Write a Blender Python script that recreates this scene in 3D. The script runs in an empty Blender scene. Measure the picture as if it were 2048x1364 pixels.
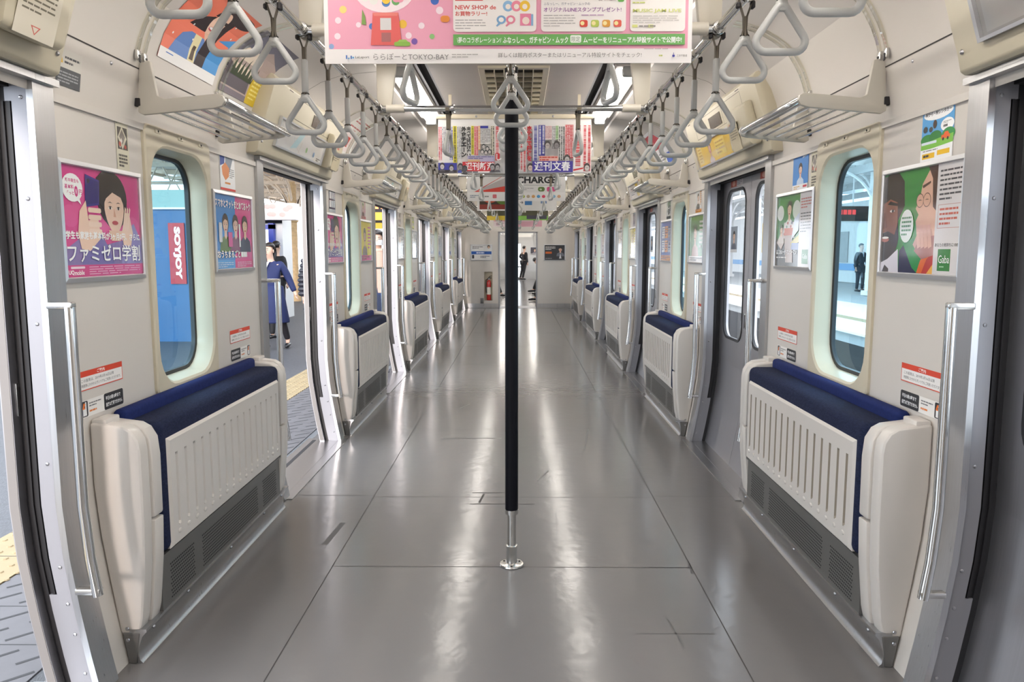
import bpy, bmesh, math, random
from mathutils import Vector, Matrix
random.seed(7)
PI = math.pi
SC = bpy.context.scene
COL = SC.collection

# ------------------------------------------------------------------ camera, sky, sun, exposure
cam_d = bpy.data.cameras.new('camera'); CAM = bpy.data.objects.new('camera', cam_d); COL.objects.link(CAM)
cam_d.sensor_width = 36.0; cam_d.lens = 1522.0 / 2048 * 36; cam_d.clip_start = 0.05; cam_d.clip_end = 400
CAM.location = (0.033, 0, 1.396); CAM.rotation_euler = (PI / 2 - 0.117, 0, 0.0096)
SC.camera = CAM
SC.view_settings.view_transform = 'Standard'; SC.view_settings.look = 'None'
SC.view_settings.gamma = 1.0; SC.view_settings.use_curve_mapping = False
SC.view_settings.exposure = 0.10
W_ = bpy.data.worlds.new('sky'); SC.world = W_; W_.use_nodes = True
W_.node_tree.nodes['Background'].inputs[0].default_value = (0.85, 0.92, 1.0, 1)
W_.node_tree.nodes['Background'].inputs[1].default_value = 4.3
sun_d = bpy.data.lights.new('sun', 'SUN'); SUN = bpy.data.objects.new('sun', sun_d); COL.objects.link(SUN)
sun_d.energy = 1.9; sun_d.angle = math.radians(7); sun_d.color = (1.0, 0.86, 0.78)
SUN.rotation_euler = Vector((0.175, 0.97, -0.19)).to_track_quat('-Z', 'Y').to_euler()
LAMP = 22.0                                             # radiance of the fluorescent tubes
SC.cycles.max_bounces = 7; SC.cycles.diffuse_bounces = 4; SC.cycles.glossy_bounces = 4
SC.cycles.transparent_max_bounces = 12; SC.cycles.caustics_reflective = False; SC.cycles.caustics_refractive = False
SC.cycles.sample_clamp_indirect = 6.0; SC.cycles.use_denoising = True

# ------------------------------------------------------------------ layout of the carriage
W = 1.385            # half width between the side walls
P = 3.25             # door pitch
JAMB = 2.264         # far jamb of the nearest doorway
DOOR = [JAMB - 0.65 + P * k for k in range(6)]
SEAT = [JAMB + 0.975 + P * k for k in range(5)]
YB, YE = -4.2, 18.85
CEIL = 2.44
CROSS = [2.67, 4.10, 6.30, 7.60, 9.60, 11.0, 12.9, 14.3, 16.1, 17.5]
NTH = ['first', 'second', 'third', 'fourth', 'fifth', 'sixth', 'seventh']
NEAR = ['nearest', 'second', 'third', 'fourth', 'farthest']
DNEAR = ['nearest', 'second', 'third', 'fourth', 'fifth', 'farthest']
PROF = [(0, .085), (.13, .06), (.28, .035), (.45, .012), (.62, 0), (1.88, 0)]
UP = [(0, 1.86), (.004, 1.90), (.012, 1.96), (.03, 2.06), (.05, 2.14), (.08, 2.215), (.125, 2.285), (.18, 2.335), (.26, 2.38), (.36, 2.412), (.48, 2.43), (.60, 2.44)]
def prof(z):
    for (a, b), (c, d) in zip(PROF, PROF[1:]):
        if z <= c: return b + (d - b) * (z - a) / (c - a)
    return 0
UPL = [0]
for a, b in zip(UP, UP[1:]): UPL.append(UPL[-1] + math.dist(a, b))
def up(s):                                              # point and inward normal at arc length s on the upper wall
    for i in range(len(UP) - 1):
        if s <= UPL[i + 1] or i == len(UP) - 2:
            t = (s - UPL[i]) / (UPL[i + 1] - UPL[i]); a, b = UP[i], UP[i + 1]
            d = Vector((b[0] - a[0], b[1] - a[1])).normalized()
            return (a[0] + (b[0] - a[0]) * t, a[1] + (b[1] - a[1]) * t), (d.y, -d.x)

# ------------------------------------------------------------------ materials
def lin(c):
    if isinstance(c, str):
        c = c.lstrip('#'); c = [int(c[i:i + 2], 16) / 255 for i in (0, 2, 4)]
        c = [x / 12.92 if x <= .04045 else ((x + .055) / 1.055) ** 2.4 for x in c]
    return tuple(c) + (1.0,)
def mat(name, c, rough=.5, metal=0, spec=.5, coat=0, emit=0, emit_c=None, noise=0, nscale=20, nstretch=(1, 1, 1), bump=0, bscale=40, bstretch=(1, 1, 1), sheen=0, rvar=0):
    m = bpy.data.materials.new(name); m.use_nodes = True; nt = m.node_tree; b = nt.nodes['Principled BSDF']
    c = lin(c); b.inputs['Base Color'].default_value = c; b.inputs['Roughness'].default_value = rough
    b.inputs['Metallic'].default_value = metal; b.inputs['Specular IOR Level'].default_value = spec
    b.inputs['Coat Weight'].default_value = coat; b.inputs['Coat Roughness'].default_value = .06
    if sheen: b.inputs['Sheen Weight'].default_value = sheen
    if emit:
        b.inputs['Emission Color'].default_value = lin(emit_c) if emit_c else c; b.inputs['Emission Strength'].default_value = emit
    def tex(scale, stretch, detail=3):
        tc = nt.nodes.new('ShaderNodeTexCoord'); mp = nt.nodes.new('ShaderNodeMapping'); mp.inputs['Scale'].default_value = stretch
        n = nt.nodes.new('ShaderNodeTexNoise'); n.inputs['Scale'].default_value = scale; n.inputs['Detail'].default_value = detail
        nt.links.new(tc.outputs['Object'], mp.inputs[0]); nt.links.new(mp.outputs[0], n.inputs['Vector']); return n
    if noise:
        n = tex(nscale, nstretch); mx = nt.nodes.new('ShaderNodeMix'); mx.data_type = 'RGBA'
        mx.inputs[6].default_value = tuple(max(0, x * (1 - noise)) for x in c[:3]) + (1,); mx.inputs[7].default_value = tuple(min(1, x * (1 + noise)) for x in c[:3]) + (1,)
        nt.links.new(n.outputs[0], mx.inputs[0]); nt.links.new(mx.outputs[2], b.inputs['Base Color'])
        if rvar:
            mr = nt.nodes.new('ShaderNodeMapRange'); mr.inputs[3].default_value = rough - rvar; mr.inputs[4].default_value = rough + rvar
            nt.links.new(n.outputs[0], mr.inputs[0]); nt.links.new(mr.outputs[0], b.inputs['Roughness'])
    if bump:
        n = tex(bscale, bstretch); bp = nt.nodes.new('ShaderNodeBump'); bp.inputs['Strength'].default_value = bump; bp.inputs['Distance'].default_value = .01
        nt.links.new(n.outputs[0], bp.inputs['Height']); nt.links.new(bp.outputs[0], b.inputs['Normal'])
    return m
def glass(name, tint, refl=.07):
    m = bpy.data.materials.new(name); m.use_nodes = True; nt = m.node_tree; nt.nodes.remove(nt.nodes['Principled BSDF'])
    out = nt.nodes['Material Output']; t = nt.nodes.new('ShaderNodeBsdfTransparent'); t.inputs[0].default_value = tint + (1,)
    g = nt.nodes.new('ShaderNodeBsdfGlossy'); g.inputs['Roughness'].default_value = .02; g.inputs[0].default_value = (.9, .95, 1, 1)
    lw = nt.nodes.new('ShaderNodeLayerWeight'); lw.inputs[0].default_value = .25; mr = nt.nodes.new('ShaderNodeMapRange'); mr.inputs[3].default_value = refl * .6; mr.inputs[4].default_value = .30
    mx = nt.nodes.new('ShaderNodeMixShader'); nt.links.new(lw.outputs['Fresnel'], mr.inputs[0]); nt.links.new(mr.outputs[0], mx.inputs[0])
    nt.links.new(t.outputs[0], mx.inputs[1]); nt.links.new(g.outputs[0], mx.inputs[2]); nt.links.new(mx.outputs[0], out.inputs[0]); return m
M = {}
M['wall'] = mat('wall_panel', (.675, .632, .585), .32, noise=.03, nscale=3, coat=.1)
M['cream'] = mat('cream_moulding', (.62, .56, .43), .33, noise=.04, nscale=6)
M['header'] = mat('beige_cover', (.55, .50, .38), .38, noise=.04, nscale=6)
M['ceil'] = mat('ceiling_panel', (.64, .60, .57), .5)
M['ceilr'] = mat('ribbed_ceiling', (.50, .46, .445), .45, bump=.25, bscale=8, bstretch=(.2, 26, 1))
M['steel'] = mat('brushed_steel', (.52, .52, .53), .30, 1, noise=.10, nscale=6, nstretch=(30, 30, .6), rvar=.06)
M['leaf'] = mat('door_leaf_steel', (.47, .46, .48), .42, 1, noise=.10, nscale=5, nstretch=(1, 40, .5), rvar=.06)
M['alu'] = mat('pale_aluminium', (.36, .36, .39), .45, .4, noise=.04, nscale=4)
M['chrome'] = mat('chrome_tube', (.72, .72, .71), .13, 1)
M['satin'] = mat('satin_steel', (.60, .59, .57), .24, 1)
M['edge'] = mat('leaf_edge', (.27, .25, .24), .5, .2)
M['rubber'] = mat('black_rubber', (.012, .011, .013), .45)
M['dark'] = mat('dark_gap', (.02, .018, .02), .7)
M['shell'] = mat('seat_shell_plastic', (.67, .63, .59), .30, noise=.03, nscale=5, coat=.15)
M['groove_shade'] = mat('shaded_groove', (.30, .26, .21), .6)  # darker tone that paints shade onto one flank of each seat-pan groove
M['navy'] = mat('navy_seat_fabric', (.016, .022, .056), .92, spec=.2, noise=.6, nscale=160, nstretch=(1, .35, 1), bump=.5, bscale=260)
M['blue'] = mat('blue_backrest_fabric', (.012, .022, .105), .9, spec=.2, noise=.3, nscale=90)
M['heater'] = mat('grey_heater_panel', (.17, .165, .16), .4, .45, noise=.06, nscale=8)
M['hole'] = mat('perforation', (.018, .018, .018), .8)
M['strap'] = mat('grey_strap_plastic', (.47, .475, .465), .3, noise=.03, nscale=30)
M['belt'] = mat('strap_webbing', (.17, .145, .11), .75)
M['sleeve'] = mat('strap_sleeve', (.44, .44, .43), .42)
M['rack'] = mat('rack_bracket_paint', (.57, .54, .48), .42)
M['bracket'] = mat('bracket_paint', (.66, .61, .52), .4)
M['frame'] = mat('poster_frame_metal', (.66, .66, .68), .33, .75)
M['clear'] = glass('clear_plastic', (.90, .89, .82), .10)
M['screw'] = mat('screw_head', (.42, .42, .44), .3, 1)
M['lamp'] = mat('lit_tube', (1, 1, 1), .4, emit=LAMP, emit_c=(1.0, .945, .87))
M['black'] = mat('black_sleeve', (.005, .005, .008), .45, spec=.15, bump=.12, bscale=12, bstretch=(40, 40, .2))
M['wglass'] = glass('blue_tinted_glass', (.52, .80, .93), .08)
M['dglass'] = glass('door_glass', (.93, .96, .98), .08)
M['ventd'] = mat('vent_inside', (.03, .025, .02), .8)
def floor_mat():
    m = mat('grey_vinyl_floor', (.190, .181, .178), .17, spec=.5, noise=.05, nscale=2.2)
    nt = m.node_tree; b = nt.nodes['Principled BSDF']
    tc = nt.nodes.new('ShaderNodeTexCoord'); n1 = nt.nodes.new('ShaderNodeTexNoise'); n1.inputs['Scale'].default_value = 13; n1.inputs['Detail'].default_value = 2
    n2 = nt.nodes.new('ShaderNodeTexNoise'); n2.inputs['Scale'].default_value = 120
    ad = nt.nodes.new('ShaderNodeMath'); ad.operation = 'MULTIPLY_ADD'; ad.inputs[1].default_value = .08
    nt.links.new(tc.outputs['Object'], n1.inputs['Vector']); nt.links.new(tc.outputs['Object'], n2.inputs['Vector'])
    nt.links.new(n2.outputs[0], ad.inputs[0]); nt.links.new(n1.outputs[0], ad.inputs[2])
    bp = nt.nodes.new('ShaderNodeBump'); bp.inputs['Strength'].default_value = .17; bp.inputs['Distance'].default_value = .006
    nt.links.new(ad.outputs[0], bp.inputs['Height']); nt.links.new(bp.outputs[0], b.inputs['Normal']); return m
M['floor'] = floor_mat()
M['seam'] = mat('floor_seam', (.075, .07, .068), .6, spec=.2)
M['scuff'] = mat('floor_scuff', (.125, .12, .118), .5, spec=.3)
INK = {}
def ink(c, gloss=0):
    k = (c, gloss)
    if k not in INK: INK[k] = mat('print_colour', c, .16 if gloss else .45, coat=.6 if gloss else 0)
    return INK[k]

# ------------------------------------------------------------------ mesh builder
class MB:
    def __init__(s, *mats): s.v = []; s.f = []; s.m = []; s.mats = [M[m] if isinstance(m, str) else m for m in mats]
    def mi(s, m):
        m = M[m] if isinstance(m, str) else m
        if m not in s.mats: s.mats.append(m)
        return s.mats.index(m)
    def add(s, vs, fs, m=0):
        k = len(s.v); m = m if isinstance(m, int) else s.mi(m); s.v += [tuple(v) for v in vs]
        for f in fs: s.f.append(tuple(i + k for i in f)); s.m.append(m)
    def box(s, x0, x1, y0, y1, z0, z1, m=0):
        s.add([(x, y, z) for x in (x0, x1) for y in (y0, y1) for z in (z0, z1)], [(0, 1, 3, 2), (4, 6, 7, 5), (0, 4, 5, 1), (2, 3, 7, 6), (0, 2, 6, 4), (1, 5, 7, 3)], m)
    def bm(s, b, m=0):
        b.verts.index_update(); s.add([v.co for v in b.verts], [[v.index for v in f.verts] for f in b.faces], m); b.free()
    def rbox(s, x0, x1, y0, y1, z0, z1, r, m=0, seg=2):
        b = bmesh.new(); bmesh.ops.create_cube(b, size=1, matrix=Matrix.Translation(((x0 + x1) / 2, (y0 + y1) / 2, (z0 + z1) / 2)) @ Matrix.Diagonal((x1 - x0, y1 - y0, z1 - z0, 1)))
        bmesh.ops.bevel(b, geom=b.edges[:], offset=r, segments=seg, profile=.5, affect='EDGES'); s.bm(b, m)
    def prism(s, pts, ax, a0, a1, m=0, bev=0, seg=2):   # pts: 2-D outline in the two other axes, in order
        def co(p, a): return {'x': (a, p[0], p[1]), 'y': (p[0], a, p[1]), 'z': (p[0], p[1], a)}[ax]
        b = bmesh.new(); v0 = [b.verts.new(co(p, a0)) for p in pts]; v1 = [b.verts.new(co(p, a1)) for p in pts]; n = len(pts)
        b.faces.new(v0); b.faces.new(v1[::-1])
        for i in range(n): b.faces.new((v0[i], v1[i], v1[(i + 1) % n], v0[(i + 1) % n]))
        bmesh.ops.recalc_face_normals(b, faces=b.faces)
        if bev:
            ed = [e for e in b.edges if len(e.link_faces) == 2 and e.calc_face_angle() > .6]
            bmesh.ops.bevel(b, geom=ed, offset=bev, segments=seg, profile=.5, affect='EDGES')
        s.bm(b, m)
    def tube(s, path, r, n=10, closed=False, m=0, sx=1, sy=1, ref=None):
        path = [Vector(p) for p in path]; k = len(path); rs = r if isinstance(r, (list, tuple)) else [r] * k; vs = []
        u = None
        for i, p in enumerate(path):
            a = path[i - 1] if (closed or i) else p; b = path[(i + 1) % k] if (closed or i < k - 1) else p; t = (b - a).normalized()
            if u is None:
                u = Vector(ref) if ref else (Vector((0, 0, 1)) if abs(t.z) < .9 else Vector((1, 0, 0)))
            u = (u - t * u.dot(t)).normalized(); w = t.cross(u)
            for j in range(n):
                q = 2 * PI * j / n; vs.append(p + u * (math.cos(q) * rs[i] * sx) + w * (math.sin(q) * rs[i] * sy))
        fs = []
        for i in range(k if closed else k - 1):
            for j in range(n):
                a = i * n + j; b = i * n + (j + 1) % n; c = ((i + 1) % k) * n + (j + 1) % n; d = ((i + 1) % k) * n + j; fs.append((a, b, c, d))
        if not closed: fs.append(tuple(range(n - 1, -1, -1))); fs.append(tuple((k - 1) * n + j for j in range(n)))
        s.add(vs, fs, m)
    def lathe(s, pr, c=(0, 0, 0), n=20, m=0, sx=1, sy=1):  # pr: (radius, z)
        vs = [(c[0] + r * sx * math.cos(2 * PI * j / n), c[1] + r * sy * math.sin(2 * PI * j / n), c[2] + z) for r, z in pr for j in range(n)]
        fs = [(i * n + j, i * n + (j + 1) % n, (i + 1) * n + (j + 1) % n, (i + 1) * n + j) for i in range(len(pr) - 1) for j in range(n)]
        fs.append(tuple(range(n - 1, -1, -1))); fs.append(tuple((len(pr) - 1) * n + j for j in range(n))); s.add(vs, fs, m)
    def ball(s, c, r, m=0, n=12, k=8):
        r = r if isinstance(r, (tuple, list)) else (r, r, r)
        vs = [(c[0], c[1], c[2] - r[2])]; fs = []
        for i in range(1, k):
            a = -PI / 2 + PI * i / k
            for j in range(n): vs.append((c[0] + r[0] * math.cos(a) * math.cos(2 * PI * j / n), c[1] + r[1] * math.cos(a) * math.sin(2 * PI * j / n), c[2] + r[2] * math.sin(a)))
        vs.append((c[0], c[1], c[2] + r[2])); t = len(vs) - 1
        for j in range(n):
            fs.append((0, 1 + (j + 1) % n, 1 + j)); fs.append((t, t - n + j, t - n + (j + 1) % n))
            for i in range(k - 2): a = 1 + i * n + j; b = 1 + i * n + (j + 1) % n; fs.append((a, b, b + n, a + n))
        s.add(vs, fs, m)
    def loops(s, loops, m=0, closed=True):              # bridge successive loops of equal length
        n = len(loops[0]); vs = [p for l in loops for p in l]; fs = []
        for i in range(len(loops) - 1):
            for j in range(n if closed else n - 1): fs.append((i * n + j, i * n + (j + 1) % n, (i + 1) * n + (j + 1) % n, (i + 1) * n + j))
        s.add(vs, fs, m)
    def sweep(s, x0, x1, y0, y1, z0, z1, m=0):          # upright bar that follows the flare of the body side
        zs = [z0] + [z for z, _ in PROF if z0 < z < z1] + [z1]
        s.loops([[(prof(z) + x0, y0, z), (prof(z) + x1, y0, z), (prof(z) + x1, y1, z), (prof(z) + x0, y1, z)] for z in zs], m)
        for z in (z0, z1): s.add([(prof(z) + x0, y0, z), (prof(z) + x1, y0, z), (prof(z) + x1, y1, z), (prof(z) + x0, y1, z)], [(0, 1, 2, 3)], m)
    def build(s, name, parent=None, smooth=True, loc=None, rz=0, angle=.6):
        me = bpy.data.meshes.new(name); me.from_pydata(s.v, [], s.f)
        for mm in s.mats: me.materials.append(mm)
        me.polygons.foreach_set('material_index', s.m)
        b = bmesh.new(); b.from_mesh(me); bmesh.ops.recalc_face_normals(b, faces=b.faces); b.to_mesh(me); b.free()
        if smooth:
            me.polygons.foreach_set('use_smooth', [True] * len(me.polygons)); me.set_sharp_from_angle(angle=angle)
        me.update(); o = bpy.data.objects.new(name, me); COL.objects.link(o)
        if parent: o.parent = parent
        if loc: o.location = loc
        o.rotation_euler.z = rz; return o
def rr(cy, cz, hw, hh, r, n=6):                         # rounded rectangle outline
    out = []
    for sx, sy, a in ((1, 1, 0), (-1, 1, PI / 2), (-1, -1, PI), (1, -1, 1.5 * PI)):
        for i in range(n + 1):
            q = a + PI / 2 * i / n; out.append((cy + sx * (hw - r) + r * math.cos(q), cz + sy * (hh - r) + r * math.sin(q)))
    return out
def yz(l, x): return [(x, a, b) for a, b in l]
def thing(name, label, cat, loc=(0, 0, 0), rz=0, group=None):
    o = bpy.data.objects.new(name, None); COL.objects.link(o); o.location = loc; o.rotation_euler.z = rz; o.empty_display_size = .1
    o['label'] = label; o['category'] = cat
    if group: o['group'] = group
    return o
def tag(o, label, cat, group=None):
    o['label'] = label; o['category'] = cat
    if group: o['group'] = group
    return o
def struct(o, label=None):
    o['kind'] = 'structure'
    if label: o['label'] = label
    return o
def stuff(o, label, cat): o['kind'] = 'stuff'; o['label'] = label; o['category'] = cat; return o
def dup(root, loc, rz=0, label=None, group=None):
    kids = {}
    for o in bpy.data.objects:
        if o.parent: kids.setdefault(o.parent, []).append(o)
    def cp(o, par):
        c = o.copy(); COL.objects.link(c)
        if par: c.parent = par
        for k in kids.get(o, []): cp(k, c)
        return c
    r = cp(root, None); r.location = loc; r.rotation_euler.z = rz
    if label: r['label'] = label
    if group: r['group'] = group
    return r
def on(side, y, z=0, off=0): return ((-W + off if side < 0 else W - off, y, z), 0 if side < 0 else PI)
SIDES = ((-1, 'left'), (1, 'right'))

# ------------------------------------------------------------------ flat prints: posters, notices, stickers
_tc = {}
_tcurve = bpy.data.curves.new('lettering', 'FONT'); _tobj = bpy.data.objects.new('lettering', _tcurve); COL.objects.link(_tobj)
_tcurve.resolution_u = 2
def text_mesh(t, bold):
    k = (t, bold)
    if k not in _tc:
        _tcurve.body = t; _tcurve.offset = bold; dg = bpy.context.evaluated_depsgraph_get(); ev = _tobj.evaluated_get(dg); me = ev.to_mesh()
        vs = [(v.co.x, v.co.y) for v in me.vertices]; fs = [tuple(p.vertices) for p in me.polygons]; ev.to_mesh_clear()
        x0 = min(v[0] for v in vs); x1 = max(v[0] for v in vs); y0 = min(v[1] for v in vs); y1 = max(v[1] for v in vs)
        _tc[k] = ([(a - x0, b - y0) for a, b in vs], fs, x1 - x0, y1 - y0)
    return _tc[k]
class Print:
    def __init__(s, w, h, base='#ffffff', gloss=0): s.w, s.h, s.it, s.g, s.hold = w, h, [], gloss, 0; s.rect(0, 0, 1, 1, base)
    def poly(s, pts, c): s.it.append(([(a * s.w, b * s.h) for a, b in pts], [tuple(range(len(pts)))], c, s.hold)); return s
    def rect(s, a, b, c, d, col): return s.poly([(a, b), (c, b), (c, d), (a, d)], col)
    def ell(s, u, v, a, b, c, n=22, t0=0, t1=2 * PI): return s.poly([(u + a * math.cos(t0 + (t1 - t0) * i / n), v + b * math.sin(t0 + (t1 - t0) * i / n)) for i in range(n)], c)
    def rrect(s, a, b, c, d, r, col):
        ru = r * s.h / s.w; l = []
        for cx, cy, q in ((c - ru, d - r, 0), (a + ru, d - r, 1), (a + ru, b + r, 2), (c - ru, b + r, 3)):
            for i in range(5): t = (q + i / 4) * PI / 2; l.append((cx + ru * math.cos(t), cy + r * math.sin(t)))
        return s.poly(l, col)
    def text(s, t, u, v, hgt, c, wid=None, bold=.02, rot=0, al='l'):   # u,v: lower left of the ink; hgt in sheet heights; wid in sheet widths
        vs, fs, tw, th = text_mesh(t, bold); k = hgt * s.h / th; kx = (wid * s.w / tw) if wid else k
        ox = u * s.w - (tw * kx / 2 if al == 'c' else 0); oy = v * s.h
        if rot: pts = [(u * s.w + b * k, v * s.h - a * kx) for a, b in vs]
        else: pts = [(ox + a * kx, oy + b * k) for a, b in vs]
        s.it.append((pts, fs, c, 0)); return s
    def vtext(s, t, u, v, size, c, bold=.03, pitch=1.06):              # one upright column, top at v, size = glyph width in sheet heights
        for i, ch in enumerate(t):
            q = v - (i + 1) * size * pitch
            if ch in 'ー…': s.rect(u + size * s.h / s.w * .42, q, u + size * s.h / s.w * .60, q + size * .9, c); continue
            vs, fs, tw, th = text_mesh(ch, bold); k = size * s.h / max(tw, th, .55)
            s.it.append(([(u * s.w + (size * s.h - tw * k) / 2 + a * k, q * s.h + (size * s.h - th * k) / 2 + b * k) for a, b in vs], fs, c, i > 0))
        return s
    def lines(s, a, b, c, d, n, col, fill=.45):                        # rows too small to read
        for i in range(n):
            s.hold = i > 0; y = d - (d - b) * (i + .5) / n; h = (d - b) / n * fill / 2; x = a; end = c if i < n - 1 else a + (c - a) * .6
            while x < end - .01: q = min(end, x + (c - a) * random.uniform(.12, .3)); s.rect(x, y - h, q - (c - a) * .025, y + h, col); x = q; s.hold = 1
        s.hold = 0; return s
    def face(s, u, v, r, skin='#e8bfa6', hair='#2a2022', top='#304a9a', fringe=1, body=1, look=0):
        k = s.h / s.w; q = r * k
        if body:
            s.poly([(u - 1.9 * q, v - 3.2 * r), (u - 1.6 * q, v - 1.9 * r), (u - .5 * q, v - 1.35 * r), (u + .5 * q, v - 1.35 * r), (u + 1.6 * q, v - 1.9 * r), (u + 1.9 * q, v - 3.2 * r)], top)
            s.poly([(u - .35 * q, v - .7 * r), (u + .35 * q, v - .7 * r), (u + .42 * q, v - 1.4 * r), (u, v - 1.75 * r), (u - .42 * q, v - 1.4 * r)], skin)
        s.ell(u, v + .18 * r, .98 * q, 1.1 * r, hair); s.poly([(u + look * q + .76 * q * math.sin(a) * (1 - .22 * max(0, -math.cos(a))), v - .08 * r + .98 * r * math.cos(a)) for a in [2 * PI * i / 28 for i in range(28)]], skin)
        if fringe: s.poly([(u - .8 * q, v + .1 * r), (u - .74 * q, v + .8 * r), (u, v + 1.15 * r), (u + .74 * q, v + .8 * r), (u + .8 * q, v + .1 * r), (u + .55 * q, v + .45 * r), (u - .1 * q, v + .62 * r), (u - .6 * q, v + .35 * r)], hair)
        for e in (-1, 1):
            x = u + (e * .32 + look) * q
            s.ell(x, v - .02 * r, .145 * q, .062 * r, '#efe4dc'); s.ell(x, v - .02 * r, .065 * q, .066 * r, '#2c1d18'); s.poly([(x - .17 * q, v - .01 * r), (x - .06 * q, v + .055 * r), (x + .08 * q, v + .055 * r), (x + .18 * q, v - .01 * r), (x + .06 * q, v + .03 * r), (x - .06 * q, v + .03 * r)], '#3a2620')
            s.poly([(x - .2 * q, v + .17 * r), (x, v + .235 * r), (x + .2 * q, v + .18 * r), (x, v + .20 * r)], hair)
        s.poly([(u + look * q - .04 * q, v), (u + look * q + .1 * q, v - .38 * r), (u + look * q - .1 * q, v - .38 * r)], '#d9a68c')
        s.ell(u + look * q, v - .62 * r, .24 * q, .09 * r, '#b8464e'); return s
    def build(s, name, parent=None, curve=None, thick=0, back='#d8d5cf', loc=None, rz=0, dx=.00005):
        mb = MB(); lay = 0
        if thick: mb.box(-thick, 0, 0, s.w, 0, s.h, ink(back))
        for pts, fs, c, hold in s.it:
            lay += 0 if hold else 1; d = lay * dx
            if curve is None: mb.add([(d, a, b) for a, b in pts], fs, ink(c, s.g))
            else:
                b = bmesh.new(); vv = [b.verts.new((p[0], p[1], 0)) for p in pts]
                for f in fs:
                    try: b.faces.new([vv[i] for i in f])
                    except ValueError: pass
                for i in range(1, 12):
                    bmesh.ops.bisect_plane(b, geom=b.verts[:] + b.edges[:] + b.faces[:], plane_co=(0, s.h * i / 12, 0), plane_no=(0, 1, 0))
                for v in b.verts: p, n = up(curve + v.co.y); v.co = (p[0] + n[0] * (d + .002), v.co.x, p[1] + n[1] * (d + .002))
                mb.bm(b, ink(c, s.g))
        me_o = mb.build(name, parent, smooth=False, loc=loc, rz=rz); return me_o
def framed(name, label, pr, side, y, z, cat='poster'):                 # y: centre along the wall, z: bottom edge
    loc, rz = on(side, y, z, .001); t = thing(name, label, cat, loc, rz)
    o = pr.build('print', t, thick=.004, loc=(.005, -pr.w / 2, 0)); f = MB('frame'); w, h = pr.w / 2, pr.h
    lo = [(-w, 0), (w, 0), (w, h), (-w, h)]; e = .014
    lout = [(-w - e, -e), (w + e, -e), (w + e, h + e), (-w - e, h + e)]; li = [(-w + .003, .003), (w - .003, .003), (w - .003, h - .003), (-w + .003, h - .003)]
    f.loops([yz(lout, 0), yz([(a * .995, b) for a, b in lout], .012), yz(lo, .016), yz(li, .011), yz(li, .004)]); f.build('poster_frame', t, angle=.3); return t
def stick(name, label, pr, side, y, z, cat='notice', off=.0015):
    loc, rz = on(side, y, z, off); o = pr.build(name, None, loc=loc, rz=rz)
    for v in o.data.vertices: v.co.y -= pr.w / 2
    return tag(o, label, cat)

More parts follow.
